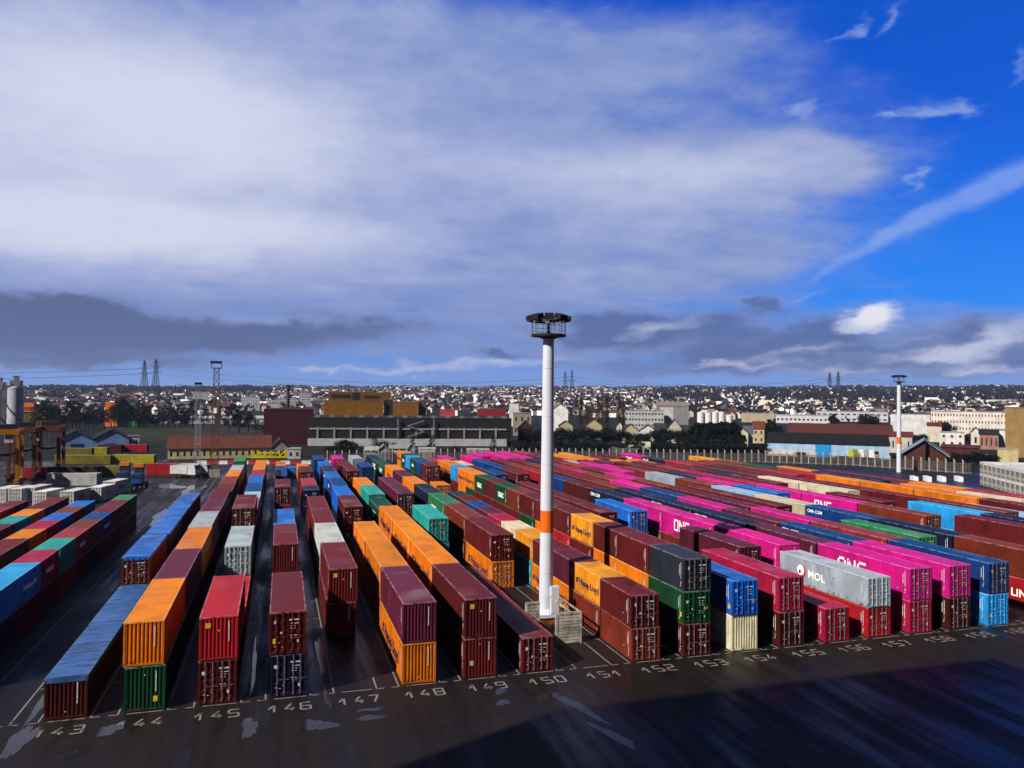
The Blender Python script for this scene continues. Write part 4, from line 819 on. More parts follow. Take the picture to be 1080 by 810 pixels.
def lattice(x, y, h, wd, label, mt, top=True, taper=.6, crown=2.4, th=.75):
    o = thing('lattice_mast', label, 'mast', (x, y, 0)); b = MB(); n = max(6, int(h / (wd * 1.1)))
    W_ = lambda z: wd / 2 * (1 - (1 - taper) * z / h)
    for sx, sy in ((-1, -1), (1, -1), (1, 1), (-1, 1)): b.bar((sx * W_(0), sy * W_(0), 0), (sx * W_(h), sy * W_(h), h), .16 * th)
    for i in range(n):
        z0, z1 = h * i / n, h * (i + 1) / n
        cs = [(-1, -1), (1, -1), (1, 1), (-1, 1)]
        for q in range(4):
            a, c = cs[q], cs[(q + 1) % 4]
            b.bar((a[0] * W_(z0), a[1] * W_(z0), z0), (c[0] * W_(z1), c[1] * W_(z1), z1), .09 * th); b.bar((c[0] * W_(z0), c[1] * W_(z0), z0), (a[0] * W_(z1), a[1] * W_(z1), z1), .09 * th); b.bar((a[0] * W_(z1), a[1] * W_(z1), z1), (c[0] * W_(z1), c[1] * W_(z1), z1), .08)
    link('tower', b.mesh('tower', [mt]), o)
    if top:
        b = MB(); b.box(-crown / 2, crown / 2, -crown / 2, crown / 2, h, h + .25)
        for i in range(4):
            for s in (-1, 1): b.bar((s * crown / 2, -crown / 2 + crown * i / 3, h + .2), (s * crown / 2, -crown / 2 + crown * i / 3, h + 1.3), .07)
        for s in (-1, 1): b.bar((s * crown / 2, -crown / 2, h + 1.3), (s * crown / 2, crown / 2, h + 1.3), .07); b.bar((-crown / 2, s * crown / 2, h + 1.3), (crown / 2, s * crown / 2, h + 1.3), .07)
        link('platform', b.mesh('platform', [m_grey]), o)
        for i in range(5):
            b = MB(); b.box(-.28, .28, -.2, .2, 0, .55); link('floodlight', b.mesh('floodlight', [m_dark]), o, (-crown * .45 + crown * .225 * i, -crown / 2 - .1, h + 1.3))
    b = MB(); b.box(-1.3, 1.3, -1.3, 1.3, 0, 2.0); link('footing', b.mesh('footing', [m_conc]), o)
    return o
m_rustm = mat('rusty_lattice', (.11, .055, .035), .7, var=.5, vscale=.12); m_pale = mat('pale_lattice', (.20, .20, .23), .6)
mx, my = inv(226.5, 503); lattice(mx, my, 27.2, 1.9, 'rusty brown lattice floodlight mast behind the rows at left', m_rustm)
mx, my = inv(208, 500.5); lattice(mx, my, 21.9, 1.4, 'thin pale grey lattice mast left of the rusty one', m_pale, True, .8, 1.4, .36)
# pylons and power lines
PY = {}
for j, (px, pt, pb, D) in enumerate([(152, 380, 414, 1500), (164, 378.5, 414, 1500), (596, 391.5, 417, 1900), (603, 390.5, 417, 1900), (875, 393, 414, 2000), (884, 392, 414, 2000)]):
    bt = atd(px, pb, D); tp = atd(px, pt, D); h = tp.z - bt.z
    o = thing('electricity_pylon', f"steel electricity pylon, {'left' if j % 2 == 0 else 'right'} one of the {('left', 'middle', 'right')[j // 2]} pair on the skyline", 'pylon', (bt.x, bt.y, bt.z), -YAW, 'electricity pylons on the skyline')
    b = MB(); wd = h * .16; n = 9
    W_ = lambda z: wd / 2 * (1 - z / h) ** 1.1 + .9
    for sx, sy in ((-1, -1), (1, -1), (1, 1), (-1, 1)):
        for i in range(n): b.bar((sx * W_(h * i / n), sy * W_(h * i / n), h * i / n), (sx * W_(h * (i + 1) / n), sy * W_(h * (i + 1) / n), h * (i + 1) / n), .85)
    for i in range(n):
        z0, z1 = h * i / n, h * (i + 1) / n
        for q in (-1, 1): b.bar((-W_(z0), q * W_(z0), z0), (W_(z1), q * W_(z1), z1), .55); b.bar((W_(z0), q * W_(z0), z0), (-W_(z1), q * W_(z1), z1), .55)
    link('tower', b.mesh('tower', [m_dark]), o)
    pts = []
    for fz, wl in ((.60, .17), (.76, .15), (.88, .10)):
        b = MB(); b.bar((-h * wl, 0, h * fz), (h * wl, 0, h * fz), .6); b.bar((-h * wl, 0, h * fz), (0, 0, h * fz + h * .05), .4); b.bar((h * wl, 0, h * fz), (0, 0, h * fz + h * .05), .4)
        link('cross_arm', b.mesh('cross_arm', [m_dark]), o)
        pts.append(Vector((bt.x, bt.y, bt.z + h * fz - 1)) + right * h * wl)
    PY[j] = pts
def wire(a, c, sag, r=.22):
    b = MB(); pr = None
    for i in range(25):
        t = i / 24; p = a.lerp(c, t); p.z -= sag * 4 * t * (1 - t)
        if pr is not None: b.cyl(pr, p, r, n=4, cap=False)
        pr = p
    return b
for side in (0, 1):
    ends = [[p + (-right * 1500 - fwd0 * 300) + Vector((0, 0, -12)) for p in PY[side]], PY[side], PY[2 + side], PY[4 + side], [p + right * 1500 for p in PY[4 + side]]]
    for s in range(4):
        for q in (0, 1):
            bm_ = wire(ends[s][q], ends[s + 1][q], 22)
            tag(link('power_line', bm_.mesh('power_line', [m_dark])), f"dark power cable sagging along the skyline, {('left end', 'left to middle pylons', 'middle to right pylons', 'right end')[s]}, {('lower', 'upper')[q]} {('front', 'rear')[side]} strand", 'cable', 'power lines on the skyline')
# ------------------------------------------------------------------ yard machines
def straddle(px, py, label, c, rz=0, h=12.6, wd=5.0, ln=9.0):
    x, y = inv(px, py); o = thing('straddle_carrier', label, 'straddle carrier', (x, y + 3, 0), rz, 'straddle carriers parked at left')
    for sx in (-1, 1):
        for sy in (-1, 1):
            b = MB(); b.box(sx * wd / 2 - .35, sx * wd / 2 + .35, sy * ln * .36 - .4, sy * ln * .36 + .4, 1.2, h - 1.0); link('leg', b.mesh('leg', [m_objs]), o, col=c)
        b = MB(); b.box(sx * wd / 2 - .45, sx * wd / 2 + .45, -ln / 2, ln / 2, 1.0, 1.9); link('bottom_beam', b.mesh('bottom_beam', [m_objs]), o, col=c)
        b = MB(); b.box(sx * wd / 2 - .4, sx * wd / 2 + .4, -ln / 2, ln / 2, h - 1.1, h - .1); link('top_beam', b.mesh('top_beam', [m_objs]), o, col=c)
        for q in range(4):
            b = MB(); b.cyl((-.25, 0, 0), (.25, 0, 0), .72, n=14); link('wheel', b.mesh('wheel', [m_rubber]), o, (sx * wd / 2, -ln * .38 + ln * .253 * q, .73))
    for yy in (-1, 1):
        b = MB(); b.box(-wd / 2, wd / 2, yy * ln * .36 - .35, yy * ln * .36 + .35, h - 1.0, h + .05); link('cross_beam', b.mesh('cross_beam', [m_objs]), o, col=c)
    b = MB(); b.box(-1.2, 1.2, -6.0 * .6, 6.0 * .6, h * .55, h * .55 + .5)
    for s in (-1, 1):
        for q in (-2.5, 2.5): b.cyl((s, q, h * .55), (s, q, h - 1), .05, n=5)
    link('spreader', b.mesh('spreader', [m_dark]), o)
    b = MB(); b.box(-wd / 2 - .5, -wd / 2 + 1.3, -ln / 2 - 1.3, -ln / 2 + .2, h - 3.4, h - 1.2); ca = link('cab', b.mesh('cab', [m_objs]), o, col=(.35, .36, .38))
    b = MB(); b.box(-wd / 2 - .4, -wd / 2 + 1.2, -ln / 2 - 1.33, -ln / 2 - 1.301, h - 2.6, h - 1.4); link('window', b.mesh('window', [m_glass]), ca)
    b = MB(); b.box(-1.6, 1.8, -1.6, 1.6, h + .06, h + 1.1); link('engine_box', b.mesh('engine_box', [m_dark]), o)
straddle(1, 515, 'yellow orange straddle carrier at the left picture edge', (.34, .12, .008), R(8))
straddle(21, 508, 'rust orange straddle carrier behind the yellow one', (.11, .030, .013), R(5))
straddle(48, 504, 'rust orange straddle carrier standing clear at the right of the group', (.12, .032, .014), R(4))
def tractor(px, py, label, rz):
    x, y = inv(px, py); o = thing('terminal_tractor', label, 'tractor', (x, y, 0), rz, 'blue terminal tractors')
    b = MB(); b.box(-1.1, 1.1, -1.6, 3.6, .6, 1.3); link('chassis', b.mesh('chassis', [m_dark]), o)
    b = MB(); b.box(-1.05, 1.05, -2.2, -.2, 1.3, 3.4); ca = link('cab', b.mesh('cab', [m_objs]), o, col=(.008, .05, .22))
    b = MB(); b.box(-.95, .95, -2.23, -2.201, 2.3, 3.2); link('windscreen', b.mesh('windscreen', [m_glass]), ca)
    b = MB(); b.box(-.9, .9, -.1, 1.2, 1.3, 4.6); link('engine_housing', b.mesh('engine_housing', [m_dark]), o)
    b = MB(); b.box(-1.0, 1.0, -.3, 1.4, 4.6, 5.3); link('air_duct', b.mesh('air_duct', [m_objs]), o, col=(.45, .10, .02))
    for sx in (-1, 1):
        for yy in (-1.3, 2.0, 3.1):
            b = MB(); b.cyl((-.16, 0, 0), (.16, 0, 0), .52, n=12); link('wheel', b.mesh('wheel', [m_rubber]), o, (sx * 1.0, yy, .53))
tractor(131, 513, 'blue terminal tractor with orange top, left of two', R(-8))
tractor(146, 515, 'blue terminal tractor with orange top, right of two', R(-6))
def truck(px, py, label, c, rz=0, h=3.6, box=None):
    x, y = inv(px, py); o = thing('lorry', label, 'lorry', (x, y, 0), rz, 'lorries at the depot')
    b = MB(); b.add([(-1.25, -1.1, .9), (1.25, -1.1, .9), (1.25, 1.1, .9), (-1.25, 1.1, .9), (-1.25, -1.05, 2.1), (1.25, -1.05, 2.1), (1.2, -.75, h), (-1.2, -.75, h), (1.2, 1.1, h), (-1.2, 1.1, h)],
                    [(0, 3, 2, 1), (0, 1, 5, 4), (4, 5, 6, 7), (7, 6, 8, 9), (2, 3, 9, 8), (1, 2, 8, 6, 5), (3, 0, 4, 7, 9)]); ca = link('cab', b.mesh('cab', [m_objs]), o, col=c)
    b = MB(); b.add([(-1.05, -1.03, 2.2), (1.05, -1.03, 2.2), (1.05, -.86, 3.1), (-1.05, -.86, 3.1)], [(0, 1, 2, 3)]); link('windscreen', b.mesh('windscreen', [m_glass]), ca)
    b = MB(); b.box(-1.2, 1.2, -1.15, 5.5, .55, .9); link('chassis', b.mesh('chassis', [m_dark]), o)
    if box: b = MB(); b.box(-1.25, 1.25, 1.3, 6, 1.0, box); link('cargo_box', b.mesh('cargo_box', [m_objs]), o, col=c)
    for sx in (-1, 1):
        for yy in (-.3, 3.4, 4.6): b = MB(); b.cyl((-.17, 0, 0), (.17, 0, 0), .5, n=12); link('wheel', b.mesh('wheel', [m_rubber]), o, (sx * 1.05, yy, .5))
truck(205, 504, 'white lorry parked beside the rusty mast footing', (.42, .42, .44), R(60), 3.2, 3.0)
truck(216, 503, 'white box lorry behind the lorry by the mast footing', (.36, .36, .38), R(75), 3.1, 3.3)
truck(900, 485, 'lime green lorry cab in front of the blue warehouse', (.30, .36, .02), R(10), 3.7)
truck(911, 485, 'white lorry cab between the lime and another white cab', (.5, .5, .52), R(10), 3.7)
truck(922, 485.5, 'white lorry cab nearest to the right light mast', (.52, .52, .54), R(10), 3.6)
x, y = inv(283, 483.5)
o = thing('container_spreader', 'yellow container spreader frame on the ground before the bungalow', 'spreader', (x, y, 0), 0)
b = MB(); b.box(-5.4, 5.4, -1.1, -.8, .2, .8); b.box(-5.4, 5.4, .8, 1.1, .2, .8); b.box(-3.5, 3.5, -1.1, -.8, 1.7, 2.1)
for s in (-5.2, -3.4, -1.2, 1.2, 3.4, 5.2): b.box(s - .2, s + .2, -1.09, 1.09, .3, 2.6 if abs(s) > 3 else 1.8)
for s in (-1, 1): b.bar((s * 5.2, -.95, 2.5), (s * 3.4, -.95, .6), .3); b.bar((s * 3.4, -.95, 2.0), (s * 1.2, -.95, .5), .25)
link('frame', b.mesh('frame', [m_objs]), o, col=(.55, .45, .01))
b = MB(); b.box(5.5, 7.2, -1, 1, .2, 3.0); link('head_block', b.mesh('head_block', [m_objs]), o, col=(.45, .36, .01))
# ------------------------------------------------------------------ fence
fp = [inv(345, 489), inv(450, 486.5), inv(600, 485.5), inv(800, 487.5), inv(900, 491), inv(1025, 500)]
o = thing('boundary_fence', 'long mesh fence with pale concrete posts behind the containers', 'fence')
cum = []
for a, c in zip(fp, fp[1:]): cum.append((Vector(a), Vector(c), (Vector(c) - Vector(a)).length))
pm = MB(); pm.box(-.16, .16, -.16, .16, 0, 3.6); pm.add([(-.16, -.16, 3.6), (.16, -.16, 3.6), (.16, .16, 3.6), (-.16, .16, 3.6), (0, .5, 4.2)], [(0, 1, 4), (1, 2, 4), (2, 3, 4), (3, 0, 4)])
pm = pm.mesh('post', [mat('pale_concrete', (.27, .25, .23), .8)])
tot = sum(q[2] for q in cum); step = tot / 92; s = 0; npost = 0
pan = MB()
for a, c, ln in cum:
    n = max(1, int(round(ln / step)))
    for i in range(n):
        p = a.lerp(c, i / n); link('post', pm, o, (p.x, p.y, 0))
    p0, p1 = a, c; d = (c - a).normalized(); nn = Vector((-d.y, d.x)) * .03
    for z0, z1 in ((.0, .55),): pan.add([(p0.x, p0.y, z0), (p1.x, p1.y, z0), (p1.x, p1.y, z1), (p0.x, p0.y, z1), (p0.x + nn.x, p0.y + nn.y, z0), (p1.x + nn.x, p1.y + nn.y, z0), (p1.x + nn.x, p1.y + nn.y, z1), (p0.x + nn.x, p0.y + nn.y, z1)], [(0, 1, 2, 3), (7, 6, 5, 4), (3, 2, 6, 7)])
    m_ = int(ln / .42)
    for i in range(m_):
        p = a.lerp(c, i / m_); pan.bar((p.x, p.y, .5), (p.x, p.y, 2.9), .15)
    for z in (1.3, 2.1, 2.9): pan.bar((a.x, a.y, z), (c.x, c.y, z), .12)
link('mesh_panel', pan.mesh('mesh_panel', [mat('fence_mesh', (.070, .065, .062), .8)]), o)
# ------------------------------------------------------------------ buildings
m_wall_dark = None
def building(name, label, cat, px0, px1, pyb, pyt, pyr=None, depth=12, wall=(.4, .4, .4), roof=(.05, .05, .05), ridge='x', wins=None, D=None, rz=None, group=None, over=.4, doors=None, chim=0):
    """px0..px1, base and eave rows in the photo, ridge row; D = distance along the heading when the base is hidden"""
    if D is None: D = CH / -((ray((px0 + px1) / 2, pyb)).z / (ray((px0 + px1) / 2, pyb).dot(fwd0)))
    a, c = atd(px0, pyb, D), atd(px1, pyb, D); zb = min(0 if D < 800 else 9e9, a.z)
    if D < 800: zb = terr(a.x, a.y)
    else: zb = min(a.z, terr(a.x, a.y)) - .5
    wd = (c - a).length; eave = atd((px0 + px1) / 2, pyt, D).z - zb
    rg = (atd((px0 + px1) / 2, pyr, D).z - zb) if pyr else None
    mid = (a + c) / 2; dv = Vector((mid.x, mid.y)).normalized(); baz = math.atan2(dv.x, dv.y); wd *= math.cos(baz - YAW); mid = mid + Vector((dv.x, dv.y, 0)) * depth / 2
    o = thing(name, label, cat, (mid.x, mid.y, zb), -baz if rz is None else rz, group)
    wall = tuple(v * .82 for v in wall); roof = tuple(v * .7 for v in roof); hw, hd = wd / 2, depth / 2; b = MB()
    if not rg: b.box(-hw, hw, -hd, hd, 0, eave)
    elif ridge == 'x':
        b.add([(-hw, -hd, 0), (hw, -hd, 0), (hw, hd, 0), (-hw, hd, 0), (-hw, -hd, eave), (hw, -hd, eave), (hw, hd, eave), (-hw, hd, eave), (-hw, 0, rg - .05), (hw, 0, rg - .05)],
              [(0, 1, 5, 4), (2, 3, 7, 6), (1, 2, 6, 9, 5), (3, 0, 4, 8, 7)])
    else:
        b.add([(-hw, -hd, 0), (hw, -hd, 0), (hw, hd, 0), (-hw, hd, 0), (-hw, -hd, eave), (hw, -hd, eave), (hw, hd, eave), (-hw, hd, eave), (0, -hd, rg - .05), (0, hd, rg - .05)],
              [(0, 1, 5, 8, 4), (2, 3, 7, 9, 6), (1, 2, 6, 5), (3, 0, 4, 7)])
    link('wall', b.mesh('wall', [m_obj]), o, col=wall)
    b = MB(); t = .25
    if not rg: b.box(-hw - .15, hw + .15, -hd - .15, hd + .15, eave + .003, eave + .35)
    elif ridge == 'x':
        for s in (-1, 1):
            sl_ = (rg - eave) / hd; y1 = s * (hd + over); z1 = eave - sl_ * over
            b.add([(-hw - over, 0, rg), (hw + over, 0, rg), (hw + over, y1, z1), (-hw - over, y1, z1), (-hw - over, 0, rg + t), (hw + over, 0, rg + t), (hw + over, y1, z1 + t), (-hw - over, y1, z1 + t)], [(0, 1, 2, 3), (4, 7, 6, 5), (3, 2, 6, 7), (0, 3, 7, 4), (1, 5, 6, 2)])
    else:
        for s in (-1, 1):
            sl_ = (rg - eave) / hw; x1 = s * (hw + over); z1 = eave - sl_ * over
            b.add([(0, -hd - over, rg), (0, hd + over, rg), (x1, hd + over, z1), (x1, -hd - over, z1), (0, -hd - over, rg + t), (0, hd + over, rg + t), (x1, hd + over, z1 + t), (x1, -hd - over, z1 + t)], [(0, 1, 2, 3), (4, 7, 6, 5), (3, 2, 6, 7), (0, 3, 7, 4), (1, 5, 6, 2)])
    rf = link('roof', b.mesh('roof', [m_obj]), o, col=roof)
    for q in range(chim):
        b = MB(); xx = -hw * .6 + 1.2 * hw * q / max(1, chim - 1) if chim > 1 else hw * .4; b.box(xx - .4, xx + .4, -.35, .35, (rg or eave) - .6, (rg or eave) + 1.3); link('chimney', b.mesh('chimney', [m_obj]), rf, col=(.16, .06, .04))
    if wins:
        nx, nz, ws, hs = wins[:4]; wc = wins[4] if len(wins) > 4 else None
        for i in range(nx):
            for j in range(nz):
                xx = -hw + wd * (i + .5) / nx; z = eave * (j + .5) / nz; w2, h2 = wd / nx * ws / 2, eave / nz * hs / 2
                b = MB(); b.box(xx - w2, xx + w2, -hd - .03, -hd + .05, z - h2, z + h2); link('window', b.mesh('window', [m_glass]), o)
    for dd in (doors or []):
        f0, f1, hf, dc = dd; b = MB(); b.box(-hw + wd * f0, -hw + wd * f1, -hd - .08, -hd + .05, .05, eave * hf); link('door', b.mesh('door', [m_objs]), o, col=dc)
    o['_w'] = wd; o['_e'] = eave; o['_d'] = depth
    return o
BL = (.16, .28, .52)
building('gabled_shed', 'blue corrugated shed with gable, left one of the pair', 'shed', 60, 98, 475, 464, 455, 26, BL, (.018, .017, .018), 'y', doors=[(.38, .74, .62, (.012, .03, .09))])
building('gabled_shed', 'blue corrugated shed with gable, right one of the pair', 'shed', 98.5, 136, 475, 463, 453.5, 26, BL, (.018, .017, .018), 'y', doors=[(.30, .62, .6, (.012, .03, .09))])
building('hut', 'small white hut right of the blue gabled sheds', 'hut', 134, 147, 472, 460.5, None, 6, (.5, .5, .52), (.2, .2, .2), wins=(2, 1, .3, .4))
building('bungalow', 'long cream bungalow with red brown roof behind the barriers', 'bungalow', 178, 287, 483.5, 472.5, 461, 13, (.48, .40, .22), (.13, .042, .028), 'x', wins=(16, 1, .32, .45), chim=3)
building('gabled_shed', 'grey gabled end house at the right of the long bungalow', 'house', 286, 303, 483.5, 472, 464, 14, (.22, .22, .25), (.10, .035, .025), 'y', wins=(2, 1, .3, .5))
building('hut', 'white cabin standing right of the grey gabled house', 'cabin', 303, 317, 484, 474, None, 5, (.46, .46, .48), (.4, .4, .4), wins=(2, 1, .35, .4))
building('factory_hall', 'windowless dark red block left of the grey warehouse', 'factory', 278, 331, 468, 432.5, None, 30, (.045, .008, .010), (.04, .012, .012))
o = building('warehouse', 'long dark grey warehouse with white lower wall and pale ledge', 'warehouse', 328, 541, 470, 441.5, None, 34, (.015, .0135, .015), (.03, .03, .032))
hw, hd, e = o['_w'] / 2, o['_d'] / 2, o['_e']
b = MB(); b.box(-hw - .5, hw * .95, -hd - 1.2, -hd - .05, 0, e * .26); link('loading_dock', b.mesh('loading_dock', [m_obj]), o, col=(.32, .32, .33))
b = MB(); b.box(-hw, hw * .95, -hd - .5, -hd - .02, e * .59, e * .645); link('ledge', b.mesh('ledge', [m_obj]), o, col=(.22, .215, .22))
for i in range(12):
    b = MB(); xx = -hw + (i + .5) * o['_w'] / 12.5; b.box(xx - .35, xx + .35, -hd - .6, -hd - .03, e * .27, e * .68); link('pillar', b.mesh('pillar', [m_obj]), o, col=(.2, .2, .2))
b = MB()
for s, (xa, xb) in enumerate(((-2, 5), (5, -2), (-2, 5))): b.bar((xa, -hd - 1.4, e * (.33 + .2 * s)), (xb, -hd - 1.4, e * (.53 + .2 * s)), .5)
b.bar((-6, -hd - 1.4, e * .3), (-6, -hd - 1.4, e), .5); b.bar((9, -hd - 1.4, e * .3), (9, -hd - 1.4, e), .5)
link('stairway', b.mesh('stairway', [m_grey]), o)
for i in range(14):
    b = MB(); xx = -hw + (i + .5) * o['_w'] / 14; b.box(xx - 1, xx + 1, -hd + 1, -hd + 3, e + .36, e + 1.2); link('roof_vent', b.mesh('roof_vent', [m_obj]), o, col=(.14, .14, .15))
OC = (.19, .08, .003)
o = building('factory_hall', 'ochre factory hall rising behind the grey warehouse', 'factory', 341, 404, 462, 423, None, 30, OC, (.2, .12, .03), D=430)
hw, hd, e = o['_w'] / 2, o['_d'] / 2, o['_e']
b = MB(); b.box(-hw * .85, hw * 1.25, -hd + 4, hd - 4, e + .4, e + 5.2); link('upper_storey', b.mesh('upper_storey', [m_obj]), o, col=(.12, .052, .003))
b = MB(); b.box(-hw * .05, hw * .2, -hd + 3.9, -hd + 3.99, e + .5, e + 4.8); b.box(-hw * .75, -hw * .1, -hd + 3.9, -hd + 3.99, e + 1.5, e + 3.8); b.box(hw * .35, hw * .9, -hd + 3.9, -hd + 3.99, e + 1.6, e + 3.2); link('window', b.mesh('window', [m_dark]), o)
b = MB()
for i in range(9): xx = -hw * .3 + i * 1.7; b.box(xx, xx + 1.1, -hd - .05, -hd + .02, e * .40, e * .40 + 1.6 + (i % 3) * .4)
link('graffiti', b.mesh('graffiti', [mat('graffiti_paint', (.40, .06, .10), .7, var=.6, vscale=.8)]), o)
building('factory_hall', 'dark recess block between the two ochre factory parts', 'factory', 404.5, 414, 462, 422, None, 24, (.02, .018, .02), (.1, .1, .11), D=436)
building('factory_hall', 'lower ochre factory block at the right of the tall one', 'factory', 414, 441, 462, 424.5, None, 30, OC, (.2, .13, .05), D=430)
building('factory_hall', 'plain brown block right of the ochre factory', 'factory', 441, 449, 462, 424, None, 24, (.09, .05, .035), (.08, .06, .05), D=440)
b_ = atd(303, 466, 400); t_ = atd(303, 407.5, 400); q = MB(); q.cyl((0, 0, 0), (0, 0, t_.z), 1.1, .75, 14); o = thing('factory_chimney', 'slim dark chimney rising above the dark red block', 'chimney', (b_.x, b_.y, 0)); link('stack', q.mesh('stack', [m_dark], True), o)
q = MB(); q.cyl((0, 0, t_.z), (0, 0, t_.z + .5), .95, n=14); link('rim', q.mesh('rim', [m_dark]), o)
building('warehouse', 'low red roofed depot behind the grey warehouse, right one', 'depot', 503, 534, 445, 432, None, 20, (.20, .012, .014), (.22, .02, .02), D=620)
building('warehouse', 'low red and white depot behind the grey warehouse, left one', 'depot', 464, 480, 445, 432.5, None, 20, (.42, .05, .06), (.35, .03, .03), D=600)
building('warehouse', 'white box building with red base right of the red depot', 'depot', 537, 547, 450, 426, None, 14, (.6, .6, .62), (.5, .5, .5), D=560)
building('house', 'pale flat house beside the end of the grey warehouse', 'house', 541, 560, 462, 436, None, 12, (.26, .22, .17), (.2, .2, .2), D=420, wins=(3, 2, .3, .4))
building('house', 'dark red gabled barn beside the end of the grey warehouse', 'barn', 546, 562, 466, 452, 444, 12, (.06, .014, .012), (.03, .01, .01), 'y')
building('hut', 'grey gabled hut among bushes before the grey warehouse', 'hut', 397, 412, 485, 476, 470, 8, (.20, .20, .23), (.25, .25, .28), 'y')
building('hut', 'white cabin among bushes left of the grey gabled hut', 'cabin', 385, 398, 485, 475, 472, 6, (.45, .45, .46), (.4, .4, .42), 'x')
building('hut', 'cream cabin right of the grey gabled hut', 'cabin', 411, 430, 484, 473, 470, 6, (.48, .42, .28), (.3, .3, .3), 'x', wins=(3, 1, .3, .4))
building('hut', 'narrow blue grey gabled hut behind the fence', 'hut', 430, 438, 484, 473, 468, 6, (.15, .19, .28), (.3, .32, .36), 'y')
building('cabin', 'white site cabin behind the fence left of the dark bush', 'cabin', 441, 459, 486, 474, None, 6, (.40, .40, .42), (.45, .45, .46), wins=(3, 1, .3, .4))
building('cabin', 'cream site cabin behind the fence right of the dark bush', 'cabin', 492, 515, 486, 475, None, 6, (.42, .37, .30), (.4, .37, .32))
# middle distance, right half
building('house', 'tall white building just right of the tall mast', 'house', 582, 599, 455, 432, 426, 16, (.72, .72, .74), (.3, .3, .3), 'y', D=470)
building('house', 'cream gabled house left of the brown poplars', 'house', 589, 604, 464, 449, 444, 9, (0.352, 0.304, 0.192), (.07, .05, .045), 'y', D=400, wins=(2, 2, .16, .25))
building('house', 'cream gabled house right of the brown poplars', 'house', 617, 635, 464, 449, 442, 9, (0.368, 0.328, 0.2), (.06, .04, .035), 'y', D=390, chim=1, wins=(1, 1, .1, .2))
building('house', 'small white gable beside the second cream gabled house', 'house', 650, 656, 464, 449, 445, 9, (.5, .49, .47), (.09, .03, .025), 'y', D=405)
building('house', 'second cream gabled house before the white apartment block', 'house', 656, 673, 467, 454, 447.5, 9, (0.384, 0.344, 0.232), (.06, .05, .045), 'y', D=360, wins=(2, 2, .14, .25))
building('house', 'white gabled house right of the cream one before the apartments', 'house', 676, 690, 465, 453, 448.5, 9, (.58, .58, .58), (.10, .10, .11), 'y', D=370)
building('house', 'narrow brown house before the white apartment block', 'house', 690, 702, 465, 454, 447, 9, (.15, .10, .06), (.045, .04, .04), 'x', D=380)
building('house', 'tall beige gabled house with dark roof right of the apartment block', 'house', 703, 719, 467, 452, 442.5, 11, (.42, .38, .31), (.035, .035, .04), 'y', D=365, wins=(2, 2, .2, .35))
building('house', 'white and dark house beside the tall beige gabled one', 'house', 718, 730, 467, 456, 449, 10, (.5, .5, .53), (.035, .035, .04), 'x', D=370, wins=(3, 2, .25, .35))
building('apartment_block', 'white apartment block with dark window bands among the houses', 'apartments', 659, 700, 460, 433.5, None, 14, (.40, .41, .43), (.25, .25, .26), D=460, wins=(12, 4, .6, .3))
building('apartment_block', 'shaded white wing of the apartment block with red chimneys', 'apartments', 696, 710, 460, 429.5, None, 22, (.44, .44, .47), (.35, .33, .33), D=475, chim=3)
building('hall', 'pale low greenhouse roof behind the fence', 'hall', 664, 685, 478, 474, 467, 8, (.30, .29, .24), (.50, .48, .38), 'x', D=290)
building('hall', 'grey flat roofed garages behind the fence', 'garages', 645, 672, 480, 474, None, 8, (.08, .08, .09), (.12, .12, .13), D=282)
building('house', 'cream gabled house right of the dark evergreens', 'house', 777, 789, 470, 456.5, 452, 9, (.50, .45, .33), (.06, .06, .07), 'y', D=340)
building('house', 'pale slate roofed house between evergreens and blue warehouse', 'house', 784, 794, 468, 457, 450, 9, (.5, .48, .47), (.10, .11, .13), 'x', D=350)
building('house', 'yellow cream house left of the blue warehouse', 'house', 794, 806, 467, 452, 445, 10, (.46, .38, .22), (.16, .04, .03), 'x', D=370, wins=(2, 2, .3, .4))
o = building('warehouse', 'long pale blue warehouse with black roof behind the fence', 'warehouse', 807, 936, 482.5, 468, 459, 22, (.31, .47, .66), (.014, .014, .016), 'x', doors=[(.41, .54, .92, (.02, .20, .50))])
hw, hd, e = o['_w'] / 2, o['_d'] / 2, o['_e']
b = MB(); b.box(-hw, hw * -.20, -hd - .06, -hd - .01, 0, e * .45); link('painted_base', b.mesh('painted_base', [m_obj]), o, col=(.42, .40, .38))
building('warehouse', 'large hall with brown red roof behind the blue warehouse', 'warehouse', 829, 941, 470, 460, 448.5, 30, (.35, .33, .3), (.105, .030, .022), 'x', D=330)
building('gabled_shed', 'brown boarded barn with pale edged gable roof by the fence', 'barn', 952, 997, 494, 478.5, 464.5, 16, (.060, .022, .014), (.26, .32, .42), 'y', over=1.2)
building('apartment_block', 'very long white apartment block with many windows on the right', 'apartments', 981, 1061, 458, 434.5, None, 14, (.66, .60, .55), (.30, .30, .33), D=440, wins=(24, 4, .35, .35))
building('warehouse', 'white sided depot left of the long white apartment block', 'depot', 939, 981, 456, 437, None, 22, (.58, .58, .60), (.16, .15, .16), D=470)
building('house', 'white house with two rows of three windows below the apartments', 'house', 991, 1017, 470.5, 456.5, None, 10, (.66, .62, .62), (.4, .4, .4), wins=(3, 2, .32, .35))
building('house', 'cream house with red roof left of the round tree', 'house', 978, 993, 462, 449, 446, 9, (.56, .50, .42), (.15, .03, .025), 'x', D=400)
building('house', 'house of white and red brick with black roof at right', 'house', 1033, 1053, 468, 458, 453.5, 9, (.30, .15, .12), (.022, .024, .03), 'x', D=340, wins=(4, 1, .3, .5))
building('house', 'pale gabled house left of the black roofed one', 'house', 1024, 1034, 467, 456, 451, 9, (.58, .52, .47), (.05, .05, .055), 'y', D=350, wins=(1, 1, .25, .4))
